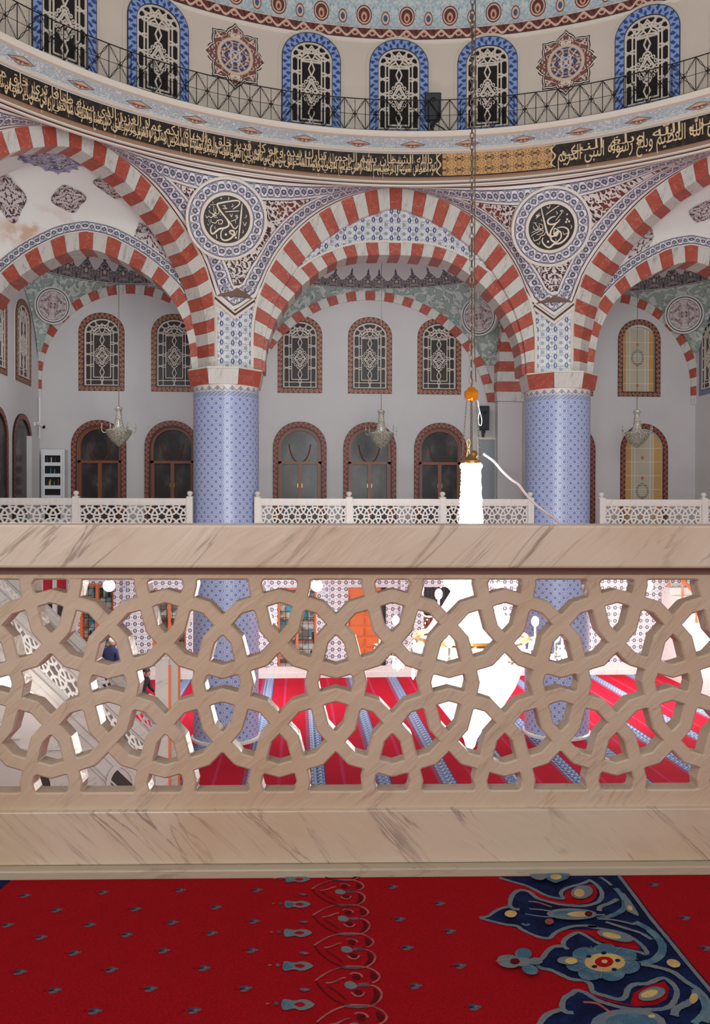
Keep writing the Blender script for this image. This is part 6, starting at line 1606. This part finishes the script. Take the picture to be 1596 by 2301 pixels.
# ------------------------------------------------------------------ things in the upper gallery
r = empty('cabinet', (-9.145, YB-.42, ZG), label='white glazed book cabinet in the left corner of the upper gallery', cat='cabinet')
m = MB(); m.box(-.33, -.275, .0, .36, 0, 2.55); m.box(.275, .33, .0, .36, 0, 2.55); m.box(-.335, .335, -.005, .37, 2.551, 2.63); m.box(-.274, .274, .001, .36, .001, .07); m.box(-.329, .329, .361, .4, .001, 2.549); m.build('case', mBookW, r)
zs_ = [1.28, 1.62, 1.93, 2.25]
m = MB(); m.box(-.272, -.22, -.03, -.006, .08, 2.549); m.box(.22, .272, -.03, -.006, .08, 2.549)
for z in (.08, .5, 1.22, 1.50, 1.84, 2.16, 2.46): m.box(-.219, .219, -.028, -.007, z, z+.1)
m.build('door', mBookW, r)
m = MB(); m.box(-.26, .26, .03, .04, .08, 2.5); m.build('pane', mGlass, r)
for z in (1.60, 2.26, 1.94):
    x = -.18
    while x < .14:
        wd = rb.uniform(.02, .045); m = MB(); m.box(x, x+wd*.9, .0, .028, z, z+rb.uniform(.12, .19)); o = m.build('book', rb.choice(mBk)); o.location = (-9.145, YB-.42, ZG); tag(o, 'book spine behind the glass of the white corner cabinet', 'book', 'books in the white corner cabinet'); x += wd+rb.choice((0, .04, .08))
m = MB(); m.box(-9.64, -9.50, 24.6, 25.3, ZG, 1.90); o = m.build('electric_box', mWall); tag(o, 'tall pale duct box in the left corner of the upper gallery', 'cabinet')
cc = empty('security_camera', (-9.60, 25.35, 2.30), label='small white bullet security camera in the left gallery corner', cat='camera')
m = MB(); m.box(-.05, .0, -.05, .05, -.05, .05); m.tube([(0, 0, 0), (.12, -.1, -.02)], .015, 6); m.build('bracket', mPlas, cc); m = MB(); m.tube([(.05, -.05, .02), (.27, -.22, -.10)], .045, 10); m.build('body', mPlas, cc); m = MB(); m.tube([(.27, -.22, -.10), (.285, -.232, -.108)], .047, 10); m.build('lens', mBlack, cc)
m = MB(); m.tube([(-9.58, 25.6, 1.9), (-9.58, 25.6, 3.1)], .03, 6); o = m.build('pipe', mPlas); tag(o, 'white conduit running up the left gallery corner', 'pipe')
m = MB(); m.box(3.27, 3.77, YB-.05, YB, ZG, 1.98); o = m.build('door_2', mat('grey_panel', C(150, 154, 164), .6), kind='structure', label='grey panel door behind the big chandelier'); m = MB(); m.box(3.22, 3.82, YB-.07, YB, 1.98, 2.04); m.box(3.22, 3.27, YB-.07, YB, ZG, 1.98); m.box(3.77, 3.82, YB-.07, YB, ZG, 1.98); m.build('door_frame', mCream, o)
# ------------------------------------------------------------------ people in the lower hall
def person(name, loc, rz, joints, lab, cloth, skin, cap=None, capc=None):
    r = empty(name, loc, rz, label=lab, cat='person')
    V_ = [j[0] for j in joints]; E_ = [(j[1], i) for i, j in enumerate(joints) if j[1] is not None]
    me = bpy.data.meshes.new('body'); me.from_pydata(V_, E_, []); me.materials.append(cloth); o = inst('body', me, r); a = o.modifiers.new('skin', 'SKIN')
    for i, j in enumerate(joints): me.skin_vertices[0].data[i].radius = (j[2], j[2]); 
    me.skin_vertices[0].data[0].use_root = True
    a.use_smooth_shade = True; b = o.modifiers.new('sub', 'SUBSURF'); b.levels = 2; b.render_levels = 2
    hd = joints[4][0]; m = MB(); m.sphere((0, 0, 0), .1, 16, 12, 1.22)
    for v in m.v:
        if v.z < 0: v.x *= 1-.25*(-v.z/.12); v.y *= 1-.12*(-v.z/.12)
    m.sphere((0, -.105, -.015), .018, 6, 5, 1.5); m.sphere((.1, 0, 0), .022, 6, 5, 1.6); m.sphere((-.1, 0, 0), .022, 6, 5, 1.6); ho = m.build('head', skin, r, smooth=True); ho.location = hd
    m = MB()
    for s in (-1, 1): m.sphere((s*.036, -.095, .015), .012, 6, 4)
    m.box(-.025, .025, -.100, -.09, -.062, -.054); e = m.build('face_features', mBlack, r); e.location = hd
    if cap: m = MB(); m.lathe([(.106, .03), (.108, .09), (.07, .125), (.001, .13)], (0, 0), 16); c = m.build('cap', capc, r, smooth=True); c.location = hd
    else: m = MB(); m.lathe([(.104, -.02), (.11, .05), (.085, .11), (.001, .135)], (0, .012), 16); c = m.build('hair', mBlack, r, smooth=True); c.location = hd
    for s, k in ((-1, 7), (1, 10)):   # hands: palm, four fingers, thumb
        h = Vector(joints[k][0]); pj = Vector(joints[k-1][0]); d = (h-pj).normalized(); side = d.cross(Vector((0, 1, 0))).normalized(); m = MB(); m.tube([tuple(h-d*.02), tuple(h+d*.04), tuple(h+d*.09)], [.03, .038, .034], 8)
        for f in range(4):
            o0 = h+d*.085+side*(.026-.0175*f); ln_ = (.062, .075, .07, .052)[f]; nn = Vector((0, -1, 0)); m.tube([tuple(o0), tuple(o0+d*ln_*.5+nn*.006), tuple(o0+d*ln_+nn*.022)], [.0095, .0085, .007], 6)
        o0 = h+d*.03+side*.034*s; m.tube([tuple(o0), tuple(o0+d*.03+side*.02*s), tuple(o0+d*.06+side*.022*s)], [.011, .010, .008], 6)
        m.build('hand', skin, r, smooth=True)
    return r
mSkin = mat('skin', C(190, 140, 110), .6); mNavyC = mat('navy_cloth', C(38, 46, 84), .85); mBlackC = mat('black_cloth', C(30, 26, 30), .85); mGreyB = mat('greyblue_cloth', C(96, 104, 132), .85)
# standing: pelvis, waist, chest, neck, head, shoulders/elbows/wrists, legs
def stand(b=0.0):
    return [((0, 0, .88), None, .15), ((0, .0-b*.1, 1.08), 0, .14), ((0, -b*.22, 1.28), 1, .165), ((0, -b*.30, 1.43), 2, .06), ((0, -b*.36, 1.54), 3, .07),
            ((-.20, -b*.2, 1.33), 2, .07), ((-.27, -b*.2+.02, 1.06), 5, .05), ((-.22, -b*.3-.12, .86), 6, .035), ((.20, -b*.2, 1.33), 2, .07), ((.27, -b*.2+.02, 1.06), 8, .05), ((.22, -b*.3-.12, .86), 9, .035),
            ((-.10, 0, .80), 0, .105), ((-.11, -.01, .46), 11, .075), ((-.11, .02, .08), 12, .05), ((-.12, -.14, .035), 13, .042), ((.10, 0, .80), 0, .105), ((.11, -.01, .46), 15, .075), ((.11, .02, .08), 16, .05), ((.12, -.14, .035), 17, .042)]
def kneel():
    return [((0, .12, .24), None, .17), ((0, .08, .40), 0, .15), ((0, .0, .58), 1, .165), ((0, -.05, .72), 2, .06), ((0, -.09, .82), 3, .07),
            ((-.20, -.0, .63), 2, .07), ((-.26, -.04, .40), 5, .05), ((-.15, -.26, .29), 6, .035), ((.20, -.0, .63), 2, .07), ((.26, -.04, .40), 8, .05), ((.15, -.26, .29), 9, .035),
            ((-.12, .08, .22), 0, .11), ((-.14, -.32, .12), 11, .085), ((-.12, .10, .06), 12, .055), ((-.11, .26, .05), 13, .04), ((.12, .08, .22), 0, .11), ((.14, -.32, .12), 15, .085), ((.12, .10, .06), 16, .055), ((.11, .26, .05), 17, .04)]
p = onZ(246, 1577, ZF); pz = onY(246, 1432, 22.9)
person('person', (pz.x, 22.9, ZF), 2.6, stand(.35), 'person in navy clothes and white cap standing beyond the pulpit stairs', mNavyC, mSkin, True, mPlas)
p = onY(322, 1505, 22.6); person('person', (p.x, 22.6, ZF), 1.2, kneel(), 'person in black kneeling on the red carpet by the pulpit post', mBlackC, mSkin)
p = onY(270, 1520, 24.0); person('person', (p.x, 24.0, ZF), -2.0, kneel(), 'person in dark grey-blue kneeling behind the pulpit rail', mGreyB, mSkin)
